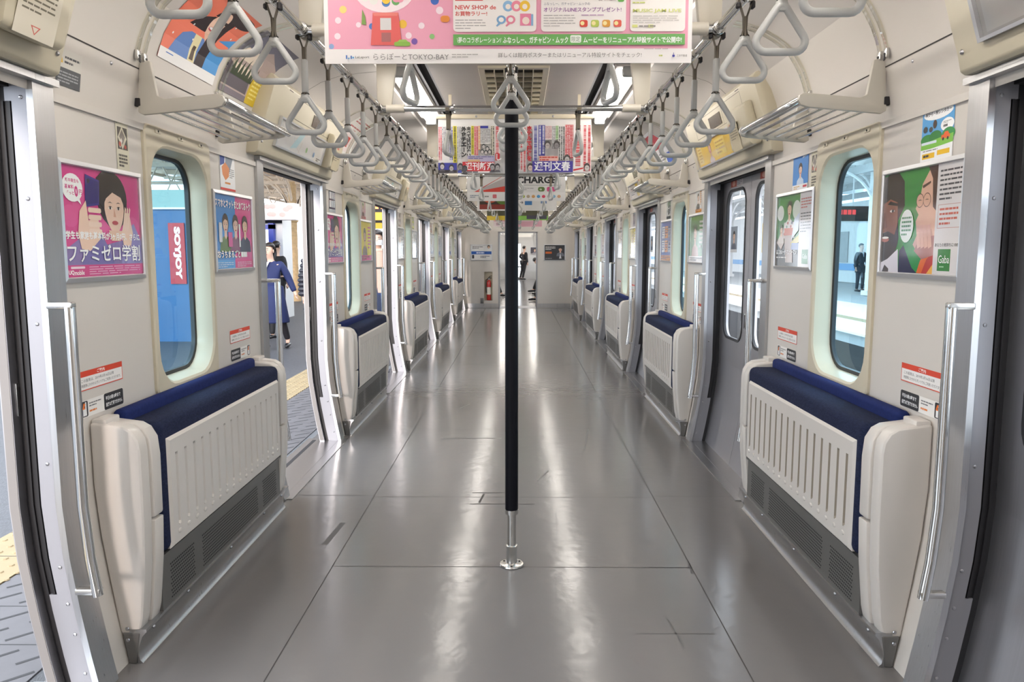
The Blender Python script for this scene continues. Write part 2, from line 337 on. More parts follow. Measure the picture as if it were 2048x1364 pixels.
# ------------------------------------------------------------------ shell of the carriage
def shell():
    fl = MB('floor', 'seam', 'scuff', 'steel')
    fl.box(-1.52, 1.52, YB, YE, -.06, 0)
    def ln(x0, y0, x1, y1, w, m, z=.0006):
        d = Vector((x1 - x0, y1 - y0)).normalized(); n = Vector((-d.y, d.x)) * w / 2
        fl.add([(x0 + n.x, y0 + n.y, z), (x1 + n.x, y1 + n.y, z), (x1 - n.x, y1 - n.y, z), (x0 - n.x, y0 - n.y, z)], [(0, 1, 2, 3)], m)
    for s in (-1, 1):
        ln(s * .80, YB, s * .80, YE, .004, 'seam')
        for k, d in enumerate(DOOR): ln(s * .80, d + .62, s * 1.3, d + .62, .004, 'seam'); ln(s * .80, d - .62, s * 1.3, d - .62, .004, 'seam')
    for y in (2.30, 3.25, 4.22, 5.9, 7.6, 9.4, 11.2, 13.1, 15): ln(-.80, y, .80, y, .004, 'seam')
    ln(-.24, 4.10, .12, 4.10, .012, 'seam'); ln(-.24, 4.30, .02, 4.30, .010, 'seam'); ln(-.19, 4.12, -.17, 4.28, .012, 'seam'); ln(.15, 4.55, .22, 4.75, .01, 'scuff')
    ln(.47, 2.66, .75, 2.66, .007, 'scuff'); ln(.62, 2.56, .60, 2.78, .007, 'scuff'); ln(.60, 3.25, .80, 3.25, .005, 'scuff'); ln(.79, 3.19, .80, 3.31, .010, 'scuff')
    ln(-.90, 3.50, -.88, 3.80, .028, 'scuff'); ln(-.55, 5.6, -.1, 5.6, .012, 'scuff'); ln(.5, 5.3, .58, 5.9, .01, 'scuff'); ln(-.5, 6.7, -.42, 6.9, .01, 'scuff')
    struct(fl.build('floor', smooth=False))
    for s, nm in SIDES:
        w = MB('wall', 'seam', 'screw', 'hole'); X = lambda x: s * (W - x)
        segs = [(YB, DOOR[0] - P - .65, None)] if s < 0 else [(YB, DOOR[0] - P + .65, None)]  # left wall keeps an added, unseen doorway gap behind the camera to admit light
        for k in range(-1, 5): segs.append((DOOR[0] + P * k + .65, DOOR[0] + P * (k + 1) - .65, JAMB + .975 + P * k - .03))
        segs.append((DOOR[5] + .65, YE, None))
        for a, b, wy in segs:
            w.loops([[(X(prof(z)), a, z), (X(prof(z)), b, z)] for z in (0, .13, .28, .45, .62)], 0, False)
            o = [(b, 1.86), (a, 1.86), (a, .62), (b, .62)]
            if wy is None: w.add([(X(0), p, q) for p, q in o], [(0, 1, 2, 3)])
            else:
                n = 6; out = []
                for i in range(4): out += [o[i]] * (n + 1)
                w.loops([[(X(0), p, q) for p, q in out], [(X(0), p, q) for p, q in rr(wy, 1.355, .285, .505, .03, n)]])
            w.box(*sorted((X(0), X(.010))), a + .01, b - .01, 1.848, 1.872, 0)
            if s > 0 or a > 0:
                y = a + .1
                while y < b: w.ball((X(.024), y, 2.035), (.006, .007, .007), 'screw', 8, 5); y += .31
        w.loops([[(X(x), YB, z), (X(x), YE, z)] for x, z in UP[:7]], 0, False)
        for z, x in ((2.055, .0292),): w.add([(X(x + .0012), YB, z), (X(x + .0012), YE, z), (X(x + .0032), YE, z + .004), (X(x + .0032), YB, z + .004)], [(0, 1, 2, 3)], 'seam')
        struct(w.build('wall_' + nm, angle=.35))
    c = MB('ceil', 'ceilr', 'dark', 'alu', 'seam')
    for s in (-1, 1):
        X = lambda x: s * (W - x)
        c.loops([[(X(x), YB, z), (X(x), YE, z)] for x, z in UP[6:]], 0, False)
        c.loops([[(s * a, YB, z), (s * a, YE, z)] for a, z in ((.785, 2.44), (.775, 2.45), (.56, 2.45), (.56, 2.44))], 0, False)
        c.add([(s * .56, YB, 2.44), (s * .56, YE, 2.44), (s * .545, YE, 2.44), (s * .545, YB, 2.44)], [(0, 1, 2, 3)], 'alu')
        c.loops([[(s * a, YB, z), (s * a, YE, z)] for a, z in ((.545, 2.44), (.545, 2.47), (.50, 2.47), (.50, 2.44))], 'dark', False)
        c.add([(s * .50, YB, 2.44), (s * .50, YE, 2.44), (s * .488, YE, 2.44), (s * .488, YB, 2.44)], [(0, 1, 2, 3)], 'alu')
        for y in [4.58 + 1.625 * i for i in range(9)]:
            x0, z0 = UP[8]; c.loops([[(X(x), y, z - .0012), (X(x), y + .005, z - .0012)] for x, z in UP[6:]], 'seam', False)
    c.add([(-.488, YB, 2.44), (-.488, YE, 2.44), (.488, YE, 2.44), (.488, YB, 2.44)], [(0, 1, 2, 3)], 'ceilr')
    struct(c.build('ceiling', angle=.35))
    b = MB('wall'); b.box(-1.5, 1.5, YB - .05, YB, -.05, 2.5); struct(b.build('wall_back', smooth=False))
    # far end wall with the gangway opening and the extinguisher niche
    e = MB('wall', 'steel', 'cream', 'dark'); x0, x1, zt = -.458, .447, 1.85; Y = YE
    nx0, nx1, nz0, nz1 = -.835, -.628, .19, .90
    for a, bb, z0, z1 in ((-1.5, nx0, 0, 2.5), (nx1, x0, 0, 2.5), (nx0, nx1, 0, nz0), (nx0, nx1, nz1, 2.5), (x1, 1.5, 0, 2.5), (x0, x1, zt, 2.5)): e.box(a, bb, Y, Y + .12, z0, z1)
    e.box(nx0, nx1, Y + .115, Y + .12, nz0, nz1, 'cream')
    for a, bb in ((-1.3, x0 - .04), (x1 + .04, 1.3)): e.box(a, bb, Y - .008, Y, .005, .118, 'steel')
    struct(e.build('wall_far', smooth=False))
    t = MB('alu'); 
    for a in (x0 - .03, x1): t.box(a, a + .03, Y - .014, Y + .12, 0, zt + .03)
    t.box(x0 - .03, x1 + .03, Y - .014, Y + .12, zt, zt + .03); t.box(x0, x1, Y - .02, Y + .75, .0, .006)
    struct(t.build('trim_1', smooth=False))
shell()

def windows():
    fr = MB('cream', 'hole'); cz = 1.355; n = 6
    fr.loops([yz(rr(0, cz, .303, .523, .035, n), -.002), yz(rr(0, cz, .303, .523, .035, n), .010), yz(rr(0, cz, .297, .517, .03, n), .015), yz(rr(0, 1.335, .272, .478, .15, n), .015),
              yz(rr(0, 1.335, .262, .468, .14, n), .008), yz(rr(0, 1.335, .256, .462, .136, n), -.02), yz(rr(0, 1.335, .250, .455, .13, n), -.068)])
    for y in (-.2, 0, .2): fr.rbox(.012, .019, y - .022, y + .022, 1.850, 1.866, .002, 'cream', 1); fr.ball((.018, y, 1.858), (.004, .005, .005), 'hole', 8, 5)
    ga = MB('rubber'); ga.loops([yz(rr(0, 1.335, .2505, .4555, .13, n), -.062), yz(rr(0, 1.335, .236, .441, .118, n), -.064), yz(rr(0, 1.335, .236, .441, .118, n), -.082), yz(rr(0, 1.335, .252, .457, .13, n), -.082)])
    pa = MB('wglass'); l = yz(rr(0, 1.335, .238, .443, .12, n), -.072); pa.add(l, [tuple(range(len(l)))])
    num = 0; proto = None
    for s, nm in SIDES:
        for k in range(5):
            num += 1; loc, rz = on(s, SEAT[k] - .03)
            lab = 'tall rounded carriage window over the %s folded seat on the %s wall' % (NEAR[k], nm)
            if proto is None:
                proto = thing('window_1', lab, 'window', loc, rz); struct(proto)
                fr.build('window_frame', proto, angle=.5); ga.build('gasket', proto); pa.build('window_pane', proto)
            else: o = dup(proto, loc, rz, lab); o.name = 'window_%d' % num
windows()

LZ0, LZ1 = .80, 1.81
def leaf_parts(parent, y0, y1, hand):
    m = MB('leaf', 'edge', 'dark'); x1, x0 = -.103, -.136; n = 6; cy = (y0 + y1) / 2
    def rect4(x): return [(x, *p) for p in ([(y1, 1.89)] * (n + 1) + [(y0, 1.89)] * (n + 1) + [(y0, .62)] * (n + 1) + [(y1, .62)] * (n + 1))]
    h = rr(cy, (LZ0 + LZ1) / 2, .222, (LZ1 - LZ0) / 2, .10, n)
    m.loops([rect4(x1), yz(h, x1), yz(h, x0), rect4(x0), rect4(x1)]); m.sweep(x0, x1, y0, y1, .004, .62)
    ye = y0 if hand > 0 else y1                          # leading edge
    m.sweep(x0 + .004, x1 - .002, min(ye, ye - hand * .0015), max(ye, ye - hand * .0015), .012, 1.89, 'edge')
    lf = m.build('leaf', parent, angle=.4)
    g = MB('rubber'); hw = .222; hh = (LZ1 - LZ0) / 2; cz = (LZ0 + LZ1) / 2
    g.loops([yz(rr(cy, cz, hw + .008, hh + .008, .108, n), x1 + .0005), yz(rr(cy, cz, hw + .006, hh + .006, .106, n), x1 + .005), yz(rr(cy, cz, hw - .012, hh - .012, .09, n), x1 + .002), yz(rr(cy, cz, hw - .012, hh - .012, .09, n), x1 - .014)])
    g.build('gasket', lf); p = MB('dglass'); l = yz(rr(cy, cz, hw - .010, hh - .010, .09, n), x1 - .012); p.add(l, [tuple(range(len(l)))]); p.build('window_pane', lf)
    q = MB('satin', 'dark'); yy = ye + hand * .035; q.rbox(x1 - .001, x1 + .004, yy - .014, yy + .014, .90, 1.0, .002); q.box(x1 + .003, x1 + .0045, yy - .008, yy + .008, .91, .99, 'dark'); q.build('finger_pull', lf)
    return lf
def doors():
    num = 0
    for s, nm in SIDES:
        proto = None
        for k in range(6):
            num += 1; loc, rz = on(s, DOOR[k])
            lab = ('open sliding doorway onto the platform, %s on the left wall' if s < 0 else 'closed pair of steel sliding doors, %s on the right wall') % DNEAR[k]
            if proto: o = dup(proto, loc, rz, lab); o.name = 'door_%d' % num; continue
            proto = struct(thing('door_1', lab, 'door', loc, rz)); proto.name = 'door_%d' % num
            for h in (-1, 1):
                e = h * .65
                def yy(a, b): return sorted((e + h * a, e + h * b))
                p = MB('steel'); a, b = yy(-.018, .082); p.sweep(-.004, .016, a, b, 0, 1.90); p.build('door_post', proto, angle=.3)
                st = MB('alu', 'screw'); a, b = yy(-.008, .02); st.sweep(-.054, -.004, a, b, 0, 1.885)
                a, b = yy(-.006, .02); st.sweep(-.080, -.054, a, b, 0, .33); st.box(-.075, -.05, a, b, 1.83, 1.885)
                for z in (.07, .20, .30, .42, .75, 1.18, 1.55, 1.84): st.ball((prof(z) - .026, e - h * .009, z), (.006, .003, .006), 'screw', 8, 5)
                st.build('jamb_strip', proto, angle=.3)
                r = MB('rubber'); a, b = yy(0, .03); r.sweep(-.104, -.054, a, b, 0, 1.88); r.sweep(-.148, -.137, a, b, 0, 1.88); a, b = yy(.006, .016)
                for x in (-.066, -.086): r.sweep(x, x + .006, *yy(-.006, .01), .33, 1.83)
                r.build('door_seal', proto)
                if s < 0: y0, y1 = yy(-.035, .615)
                else: y0, y1 = (0.002, .652) if h > 0 else (-.652, -.002)
                leaf_parts(proto, y0, y1, h)
            l = MB('steel', 'dark'); l.box(-.15, .035, -.735, .735, 1.885, 1.905); l.box(-.104, -.06, -.65, .65, 1.87, 1.886, 'dark'); l.build('lintel', proto, smooth=False)
            q = MB('steel', 'dark'); x = prof(0); q.box(-.02, x + .05, -.70, .70, .0005, .005); q.box(-.16, x - .01, -.70, .70, -.02, .006); q.box(-.115, -.088 + x * 0, -.65, .65, .0062, .0066, 'dark'); q.build('sill', proto, smooth=False)
doors()

# ------------------------------------------------------------------ folded seats
RID = [(-15 / 2 + i) * .0755 for i in range(16)]
def make_seat(lab):
    t = thing('folding_seat', lab, 'folding seat', group=None)
    shape = [(prof(.62) + .002, .62), (prof(.45) + .003, .45), (prof(.28) + .003, .28), (prof(.13) + .004, .10), (.128, .10), (.142, .16), (.160, .34), (.166, .50), (.166, .735), (.160, .775), (.142, .805), (.115, .822), (.002, .838)]
    for h in (-1, 1):
        e = MB('shell', 'seam'); a, b = sorted((h * .735, h * .80)); e.prism(shape, 'y', a, b, 0, .014, 3)
        a, b = sorted((h * .668, h * .733)); e.prism([(.02, .49), (.172, .49), (.174, .70), (.168, .765), (.148, .80), (.12, .816), (.03, .828), (.03, .49)][1:], 'y', a, b, 0, .010, 3)
        e.prism([(.085, .10), (.134, .10), (.148, .16), (.166, .34), (.172, .482), (.04, .482)], 'y', a, b, 0, .006, 2)
        a, b = sorted((h * .70, h * .79)); e.rbox(.005, .055, a, b, .82, .846, .006)
        pe = e.build('end_panel', t, angle=.5)
        k = MB('heater', 'screw'); a, b = sorted((h * .72, h * .803)); k.prism([(.09, .0), (.118, 0), (.122, .05), (.131, .11), (.072, .11)], 'y', a, b, 0, .003, 1)
        for z in (.085, .125): k.ball((.09, h * .803, z), (.007, .004, .007), 'screw', 8, 5)
        k.build('kick_plate', pe)
    c = MB('navy'); c.rbox(.028, .168, -.664, .664, .33, .808, .030, 0, 4); c.build('cushion', t, angle=.9)
    b = MB('blue'); b.rbox(.003, .050, -.660, .660, .70, .850, .018, 0, 3); b.build('backrest', t, angle=.9)
    p = MB('shell'); F = .178; y0, y1, z0, z1 = -.622, .622, .335, .742; G = .016
    ys = [y0 + .012]
    for r in RID: ys += [r - .006, r, r + .013]
    ys.append(y1 - .012); rows = [(z0 + .012, 0), (.408, 0), (.418, 1), (.668, 1), (.678, 0), (z1 - .012, 0)]
    grid = []
    for z, g in rows: grid.append([(F, ys[0], z)] + [(F - (G if g and j % 3 == 1 else 0), ys[1 + j], z) for j in range(48)] + [(F, ys[-1], z)])
    p.loops(grid, 0, False); p.mi('groove_shade')
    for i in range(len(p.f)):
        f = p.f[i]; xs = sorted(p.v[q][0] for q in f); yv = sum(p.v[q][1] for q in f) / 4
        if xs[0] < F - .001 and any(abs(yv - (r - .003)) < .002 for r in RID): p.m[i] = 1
    ro = [(F, ys[-1], z0 + .012), (F, ys[-1], z1 - .012), (F, ys[0], z1 - .012), (F, ys[0], z0 + .012)]
    r2 = [(F - .012, y1, z0), (F - .012, y1, z1), (F - .012, y0, z1), (F - .012, y0, z0)]; r3 = [(F - .03, b_, c_) for a_, b_, c_ in r2]; p.loops([ro, r2, r3])
    for r in RID: p.ball((F, r, .385), (.005, .014, .009), 0, 10, 6)
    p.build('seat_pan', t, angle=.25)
    h = MB('heater', 'hole'); h.box(.075, .150, -.667, .667, .112, .318); h.box(.03, .160, -.667, .667, .318, .327)
    rnd = 0
    for a, b in ((-.60, -.40), (-.32, .32), (.40, .60)):
        for i in range(11):
            z = .140 + i * .0125; y = a + (i % 2) * .007
            while y < b: h.add([(.1506, y, z), (.1506, y + .0095, z), (.1506, y + .0095, z + .0055), (.1506, y, z + .0055)], [(0, 1, 2, 3)], 'hole'); y += .014
    h.build('heater_grille', t, smooth=False)
    k = MB('steel', 'screw'); k.prism([(.095, .122), (.153, .122), (.153, .112), (.138, .095), (.126, .06), (.122, .035), (.126, .012), (.136, .002), (.136, 0), (.095, 0)], 'y', -.80, .80)
    for y in (-.72, -.44, 0, .44, .72): k.ball((.139, y, .092), (.006, .007, .007), 'screw', 8, 5)
    k.build('kick_strip', t, angle=.7)
    return t
sp = None
for s, nm in SIDES:
    for k in range(5):
        loc, rz = on(s, SEAT[k]); lab = '%s folded-up navy seat with white ribbed underside along the %s wall' % (NEAR[k], nm)
        if sp is None: sp = make_seat(lab); sp.location = loc; sp.rotation_euler.z = rz; sp['group'] = 'folded seats along the walls'
        else: dup(sp, loc, rz, lab)

# ------------------------------------------------------------------ grab handles beside the doorways
def make_handle(lab):
    t = thing('grab_handle', lab, 'handrail', group='grab handles beside the doorways')
    b = MB('chrome'); zs = [1.232, 1.1, .9, .7, .62, .55, .45, .38, .33]
    b.tube([(prof(z) + .076, 0, z) for z in zs], .0165, 14); b.build('bar', t, angle=.8)
    for z in (1.236, .345):
        k = MB('satin'); x = prof(z); k.rbox(x + .012, x + .090, -.013, .013, z - .010, z + .010, .004); k.build('mount', t)
    return t
hp = None
for s, nm in SIDES:
    for k in range(6):
        for h, wd in ((-1, 'near'), (1, 'far')):
            if k == 0 and h < 0: continue
            loc, rz = on(s, DOOR[k] + h * .64); lab = 'steel grab handle on the %s post of the %s doorway in the %s wall' % (wd, DNEAR[k], nm)
            if hp is None: hp = make_handle(lab); hp.location = loc; hp.rotation_euler.z = rz
            else: dup(hp, loc, rz, lab)

# ------------------------------------------------------------------ luggage racks
def make_rack(lab):
    t = thing('luggage_rack', lab, 'luggage rack', group='luggage racks above the windows')
    pl = [(.018, 1.905), (.036, 1.895), (.30, 1.918), (.328, 1.926), (.340, 1.944), (.334, 1.962), (.318, 1.970), (.115, 1.952), (.092, 1.962), (.072, 2.085), (.030, 2.09)]
    for y in (-.372, .372):
        b = MB('rack'); b.prism(pl, 'y', y - .010, y + .010, 0, .004, 2); b.rbox(.0, .03, y - .012, y + .012, 1.925, 1.955, .003, 'dark', 1); b.build('side_bracket', t, angle=.5)
    for i in range(5):
        x = .075 + i * .050; r = MB('chrome'); r.tube([(x, -.366, 1.913 + i * .0045), (x, .366, 1.913 + i * .0045)], .0065, 10); r.build('slat_bar', t)
    f = MB('chrome'); f.tube([(.318, -.366, 1.952), (.322, -.33, 1.952), (.352, -.26, 1.934), (.358, -.22, 1.930), (.358, .33, 1.930), (.350, .352, 1.936), (.322, .366, 1.952)], .0115, 12)
    f.tube([(.322, -.33, 1.952), (.353, -.255, 1.933)], .0165, 12); f.build('front_rail', t)
    g = MB('chrome'); g.tube([(.322, -.366, 1.957), (.322, .366, 1.957)], .008, 10); g.tube([(.300, -.366, 1.945), (.300, .366, 1.945)], .0065, 10); g.build('edge_rod', t)
    return t
rp = None
for s, nm in SIDES:
    for k in range(5):
        loc, rz = on(s, SEAT[k]); lab = '%s luggage rack with steel bars on the %s wall' % (NEAR[k], nm)
        if rp is None: rp = make_rack(lab); rp.location = loc; rp.rotation_euler.z = rz
        else: dup(rp, loc, rz, lab)

# ------------------------------------------------------------------ covers over the doorways
HA = math.atan2(.10, .32); HD = Vector((.10, .32)).normalized(); HN = Vector((HD.y, -HD.x)); H0 = Vector((.075, 1.955))
def hp_(s, d): q = H0 + HD * s + HN * d; return (q.x, q.y)
def make_header(lab, c0, c1, f0, f1, b0, b1):
    t = thing('door_header', lab, 'door cover', group='covers above the doorways')
    b = MB('header', 'dark', 'screw')
    b.prism([(-.01, 1.906), (.052, 1.906), (.066, 1.915), (.075, 1.955), hp_(.335, 0), hp_(.355, -.02), (.13, 2.31), (-.01, 2.1)], 'y', c0, c1, 0, .006, 2)
    for y in (c0 + .03, c1 - .03): p = hp_(.012, 0); b.ball((p[0], y, p[1]), (.007, .008, .008), 'screw', 8, 5)
    def mark(y0, y1, s0, s1, c='dark', d=.0008): b.add([(hp_(s0, d)[0], y0, hp_(s0, d)[1]), (hp_(s0, d)[0], y1, hp_(s0, d)[1]), (hp_(s1, d)[0], y1, hp_(s1, d)[1]), (hp_(s1, d)[0], y0, hp_(s1, d)[1])], [(0, 1, 2, 3)], c)
    for y0, y1, s0, s1 in ((-.45, .62, .20, .202), (-.45, -.447, .20, .315), (-.45, .62, .313, .315), (.617, .62, .20, .315), (.22, .223, .20, .315), (-.62, -.55, .325, .329), (.55, .62, .325, .329)): mark(y0, y1, s0, s1)
    b.build('cover', t, angle=.5)
    f = MB('frame'); lo = [(f0, .014), (f1, .014), (f1, .178), (f0, .178)]; li = [(f0 + .015, .024), (f1 - .015, .024), (f1 - .015, .168), (f0 + .015, .168)]
    f.loops([[(hp_(s, .0)[0], y, hp_(s, 0)[1]) for y, s in lo], [(hp_(s, .016)[0], y, hp_(s, .016)[1]) for y, s in lo], [(hp_(s, .016)[0], y, hp_(s, .016)[1]) for y, s in li], [(hp_(s, .004)[0], y, hp_(s, .004)[1]) for y, s in li]]); f.build('map_frame', t, angle=.3)
    d = MB(mat('dark_display', (.10, .075, .06), .2)); q = [hp_(s, dd) for s, dd in ((.215, .0), (.215, .004), (.285, .004), (.285, 0))]; d.prism(q, 'y', -.08, .18); d.build('display', t, smooth=False)
    x = MB('header', 'seam'); q = [hp_(.012, .0), hp_(.012, .052), hp_(.03, .064), hp_(.22, .050), hp_(.24, .036), hp_(.24, 0)]; x.prism(q, 'y', b0, b1, 0, .010, 2)
    x.build('speaker_box', t, angle=.5); return t
HEADER = {}
HSPAN = {-1: (-.86, .69, -.66, .31, .33, .59), 1: (-.70, .88, -.57, .40, .43, .78)}
for s, nm in SIDES:
    hd = None
    for k in range(6):
        loc, rz = on(s, DOOR[k]); lab = 'beige cover over the %s doorway in the %s wall' % (DNEAR[k], nm)
        if hd is None: hd = make_header(lab, *HSPAN[s]); hd.location = loc; hd.rotation_euler.z = rz; HEADER[s, k] = hd
        else: HEADER[s, k] = dup(hd, loc, rz, lab)

# ------------------------------------------------------------------ overhead bars, their brackets, the pole
XB, ZB = .70, 2.14
for s, nm in SIDES:
    r = MB('chrome'); r.tube([(s * XB, YB + .1, ZB), (s * XB, 18.6, ZB)], .0155, 14); o = r.build('overhead_rail', angle=.8)
    tag(o, 'long chrome strap rail running overhead along the %s side' % nm, 'handrail')
cb = None; bk = None
for i, y in enumerate(CROSS):
    lab = 'chrome cross bar under the ceiling, %s one from the near end' % (NTH + ['eighth', 'ninth', 'tenth'])[i]
    if cb is None:
        cb = thing('cross_bar', lab, 'handrail', (0, y, ZB), group='cross bars under the ceiling')
        b = MB('chrome'); b.tube([(-XB + .02, 0, 0), (XB - .02, 0, 0)], .0155, 14); b.build('bar', cb, angle=.8)
        for s in (-1, 1):
            c = MB('bracket', 'satin'); c.tube([(s * (XB - .035), 0, 0), (s * (XB - .13), 0, 0)], .0215, 14); c.ball((s * XB, 0, 0), (.026, .026, .024), 'satin', 12, 8); c.tube([(s * XB, -.035, 0), (s * XB, .035, 0)], .0195, 12, m='satin'); c.build('end_collar', cb, angle=.8)
    else: dup(cb, (0, y, ZB), 0, lab)
    for s, nm in SIDES:
        lab = 'tapered beige bracket holding the %s strap rail at the %s cross bar' % (nm, (NTH + ['eighth', 'ninth', 'tenth'])[i])
        if bk is None:
            b = MB('bracket'); b.prism([(-.060, .02), (-.048, -.024), (.0, -.03), (.016, -.02), (.018, .30), (-.095, .30)], 'y', -.016, .016, 0, .005, 2); bk = tag(b.build('rail_bracket', angle=.5), lab, 'bracket', 'brackets of the strap rails')
        else: bk2 = dup(bk, (0, 0, 0), 0, lab)
        o = bk if (i == 0 and s < 0) else bk2
        o.location = (s * (XB - .0), y + .03, ZB); o.rotation_euler.z = 0 if s > 0 else PI
for i in range(0, 10, 2):
    r = MB('chrome'); r.tube([(0, CROSS[i] + .016, ZB), (0, CROSS[i + 1] - .016, ZB)], .0155, 14)
    if i == 0: pass
    tag(r.build('centre_rail', angle=.8), 'short chrome bar along the middle of the ceiling, %s from the near end' % NTH[i // 2], 'handrail', 'short middle bars under the ceiling')
po = thing('pole', 'upright pole with a ribbed black sleeve standing in the middle of the aisle', 'pole', (0, 3.27, 0))
b = MB('satin', 'dark'); b.lathe([(.0195, .06), (.0195, 2.12)], n=18); b.build('tube', po, angle=.8)
b = MB('satin', 'screw'); b.lathe([(.052, 0), (.054, .004), (.052, .010), (.030, .013), (.0245, .016), (.0245, .085), (.0265, .088), (.0265, .094), (.0195, .096)], n=24)
for a in range(3): b.ball((.040 * math.cos(a * 2.1 + .5), .040 * math.sin(a * 2.1 + .5), .012), (.005, .005, .003), 'dark', 8, 5)
b.build('floor_flange', po, angle=.6)
b = MB('black'); n = 40; b.loops([[((.0285 - .0012 * (j % 2)) * math.cos(2 * PI * j / n), (.0285 - .0012 * (j % 2)) * math.sin(2 * PI * j / n), z) for j in range(n)] for z in (.258, 2.035)]); b.lathe([(.0275, 2.03), (.0275, 2.036), (.019, 2.04)], n=24); b.build('black_sleeve', po, angle=.9)
b = MB('satin'); b.lathe([(.0195, .238), (.0292, .240), (.0292, .260), (.0195, .262)], n=24); b.lathe([(.0195, 2.09), (.024, 2.092), (.024, 2.145), (.018, 2.15)], n=20); b.build('collar', po, angle=.6)

# ------------------------------------------------------------------ hanging straps
def make_strap(short, lab):
    dz = .10 if short else 0; t = thing('hand_strap', lab, 'hand strap'); zb = -.345 + dz; zt = zb + .130
    r = MB('strap'); path = []
    def arc(cx, cz, rad, a0, a1, n):
        for i in range(n + 1): a = a0 + (a1 - a0) * i / n; path.append((cx + rad * math.cos(a), 0, cz + rad * math.sin(a)))
    arc(0, zt - .021, .014, math.radians(150), math.radians(30), 4); arc(.037, zb + .034, .0255, math.radians(28), -PI / 2, 6); arc(-.037, zb + .034, .0255, -PI / 2, -math.radians(208), 6)
    r.tube(path, .0098, 12, True, sx=1.05, sy=1.0, ref=(0, 1, 0)); r.prism([(-.021, zt - .022), (.021, zt - .022), (.012, zt + .006), (-.012, zt + .006)], 'y', -.008, .008, 0, .003, 1); r.build('ring', t, angle=.8)
    b = MB('belt', 'dark'); top = -.055; z1 = zt + .004
    for s in (-1, 1): b.tube([(s * .019, 0, .004), (s * .019, 0, -.012), (s * .005, 0, top), (s * .0035, 0, z1 + .02), (s * .008, 0, z1 + .002)], .011, 6, sx=1.0, sy=.20, ref=(0, 1, 0))
    b.loops([[(-.003, -.010, top), (.003, -.010, top), (.003, .010, top), (-.003, .010, top)], [(-.003, -.010, z1), (.003, -.010, z1), (.003, .010, z1), (-.003, .010, z1)]])
    b.tube([(-.010, 0, z1 + .006), (0, 0, z1 - .006), (.010, 0, z1 + .006)], .006, 6, m='dark'); b.rbox(.014, .027, -.010, .010, -.032, -.010, .003, 'dark', 1); b.rbox(-.027, -.016, -.010, .010, -.030, -.014, .003, 'dark', 1); b.build('belt', t, angle=.5)
    if not short: s = MB('sleeve'); s.rbox(-.0095, .0095, -.0125, .0125, -.205, -.095, .004); s.build('sleeve', t, angle=.6)
    c = MB('chrome'); c.tube([(0, -.034, .0), (0, -.022, 0)], .0215, 12); c.build('stopper', t, angle=.8); return t
SL = make_strap(False, 'x'); SS = make_strap(True, 'x'); usedS = {}
def strap(short, loc, rz, lab, group):
    pr = SS if short else SL
    if short not in usedS: usedS[short] = 1; pr.location = loc; pr.rotation_euler.z = rz; pr['label'] = lab; pr['group'] = group
    else: dup(pr, loc, rz, lab, group)
for s, nm in SIDES:
    for k in range(6):
        for j, q in enumerate((-2, -1, 0, 1, 2)):      # five over the doorway, then five over the seat
            y = DOOR[k] + q * .325 + .09
            if y < 1.55 or y > 18.5: continue
            strap(True, (s * XB, y, ZB), 0, 'short grey strap, %s of five by the %s %s doorway' % (NTH[j], DNEAR[k], nm), 'short straps on the %s rail' % nm)
        if k < 5:
            for j, q in enumerate((-2, -1, 0, 1, 2)):
                y = SEAT[k] + q * .325 + .09
                strap(False, (s * XB, y, ZB), 0, 'long sleeved grey strap, %s of five over the %s %s seat' % (NTH[j], NEAR[k], nm), 'long straps on the %s rail' % nm)
for i, y in enumerate(CROSS):
    for s, nm in SIDES:
        strap(True, (s * .340, y, ZB), PI / 2 + s * .25, 'grey strap seen edge-on, %s end of the %s cross bar' % (nm, (NTH + ['eighth', 'ninth', 'tenth'])[i]), 'straps on the cross bars')
for i in range(0, 10, 2):
    L = CROSS[i + 1] - CROSS[i]
    for j, q in enumerate((.13, .34, .67, .88)):
        strap(True, (0, CROSS[i] + q * L, ZB), 0, 'grey strap in the middle of the aisle, %s of four on the %s middle bar' % (NTH[j], NTH[i // 2]), 'straps on the middle bars')

# ------------------------------------------------------------------ ceiling lamps and air vents
LSEG = [(2.85, 4.0), (4.42, 6.12), (6.55, 7.45), (7.85, 9.40), (9.80, 10.85), (11.25, 12.7), (13.1, 14.1), (14.5, 15.9), (16.3, 17.3), (17.7, 18.6)]
def lamp(s, a, b, lab):
    t = thing('ceiling_lamp', lab, 'ceiling lamp', (s * .655, (a + b) / 2, 2.44), group='fluorescent ceiling lamps'); h = (b - a) / 2
    r = MB('ceil'); r.prism([(-.085, .0), (-.075, -.012), (.075, -.012), (.085, 0)], 'y', -h, h); r.build('reflector', t, smooth=False)
    u = MB('lamp'); u.tube([(0, -h + .05, -.034), (0, h - .05, -.034)], .028, 12, sx=.8, sy=1.25); u.build('tube', t, angle=.8)
    for e in (-1, 1): c = MB('strap'); c.rbox(-.042, .042, *sorted((e * h, e * (h - .055))), -.064, -.010, .012); c.build('end_cap', t, angle=.7)
for s, nm in SIDES:
    for i, (a, b) in enumerate([(-3.8, -2.4), (-2.1, -.7), (-.4, .9), (1.2, 2.5)] + LSEG):
        lamp(s, a, b, '%s lit tube in the %s row of ceiling lamps' % ('behind the viewpoint, a' if i < 4 else (NTH + ['eighth', 'ninth', 'tenth'])[i - 4], nm))
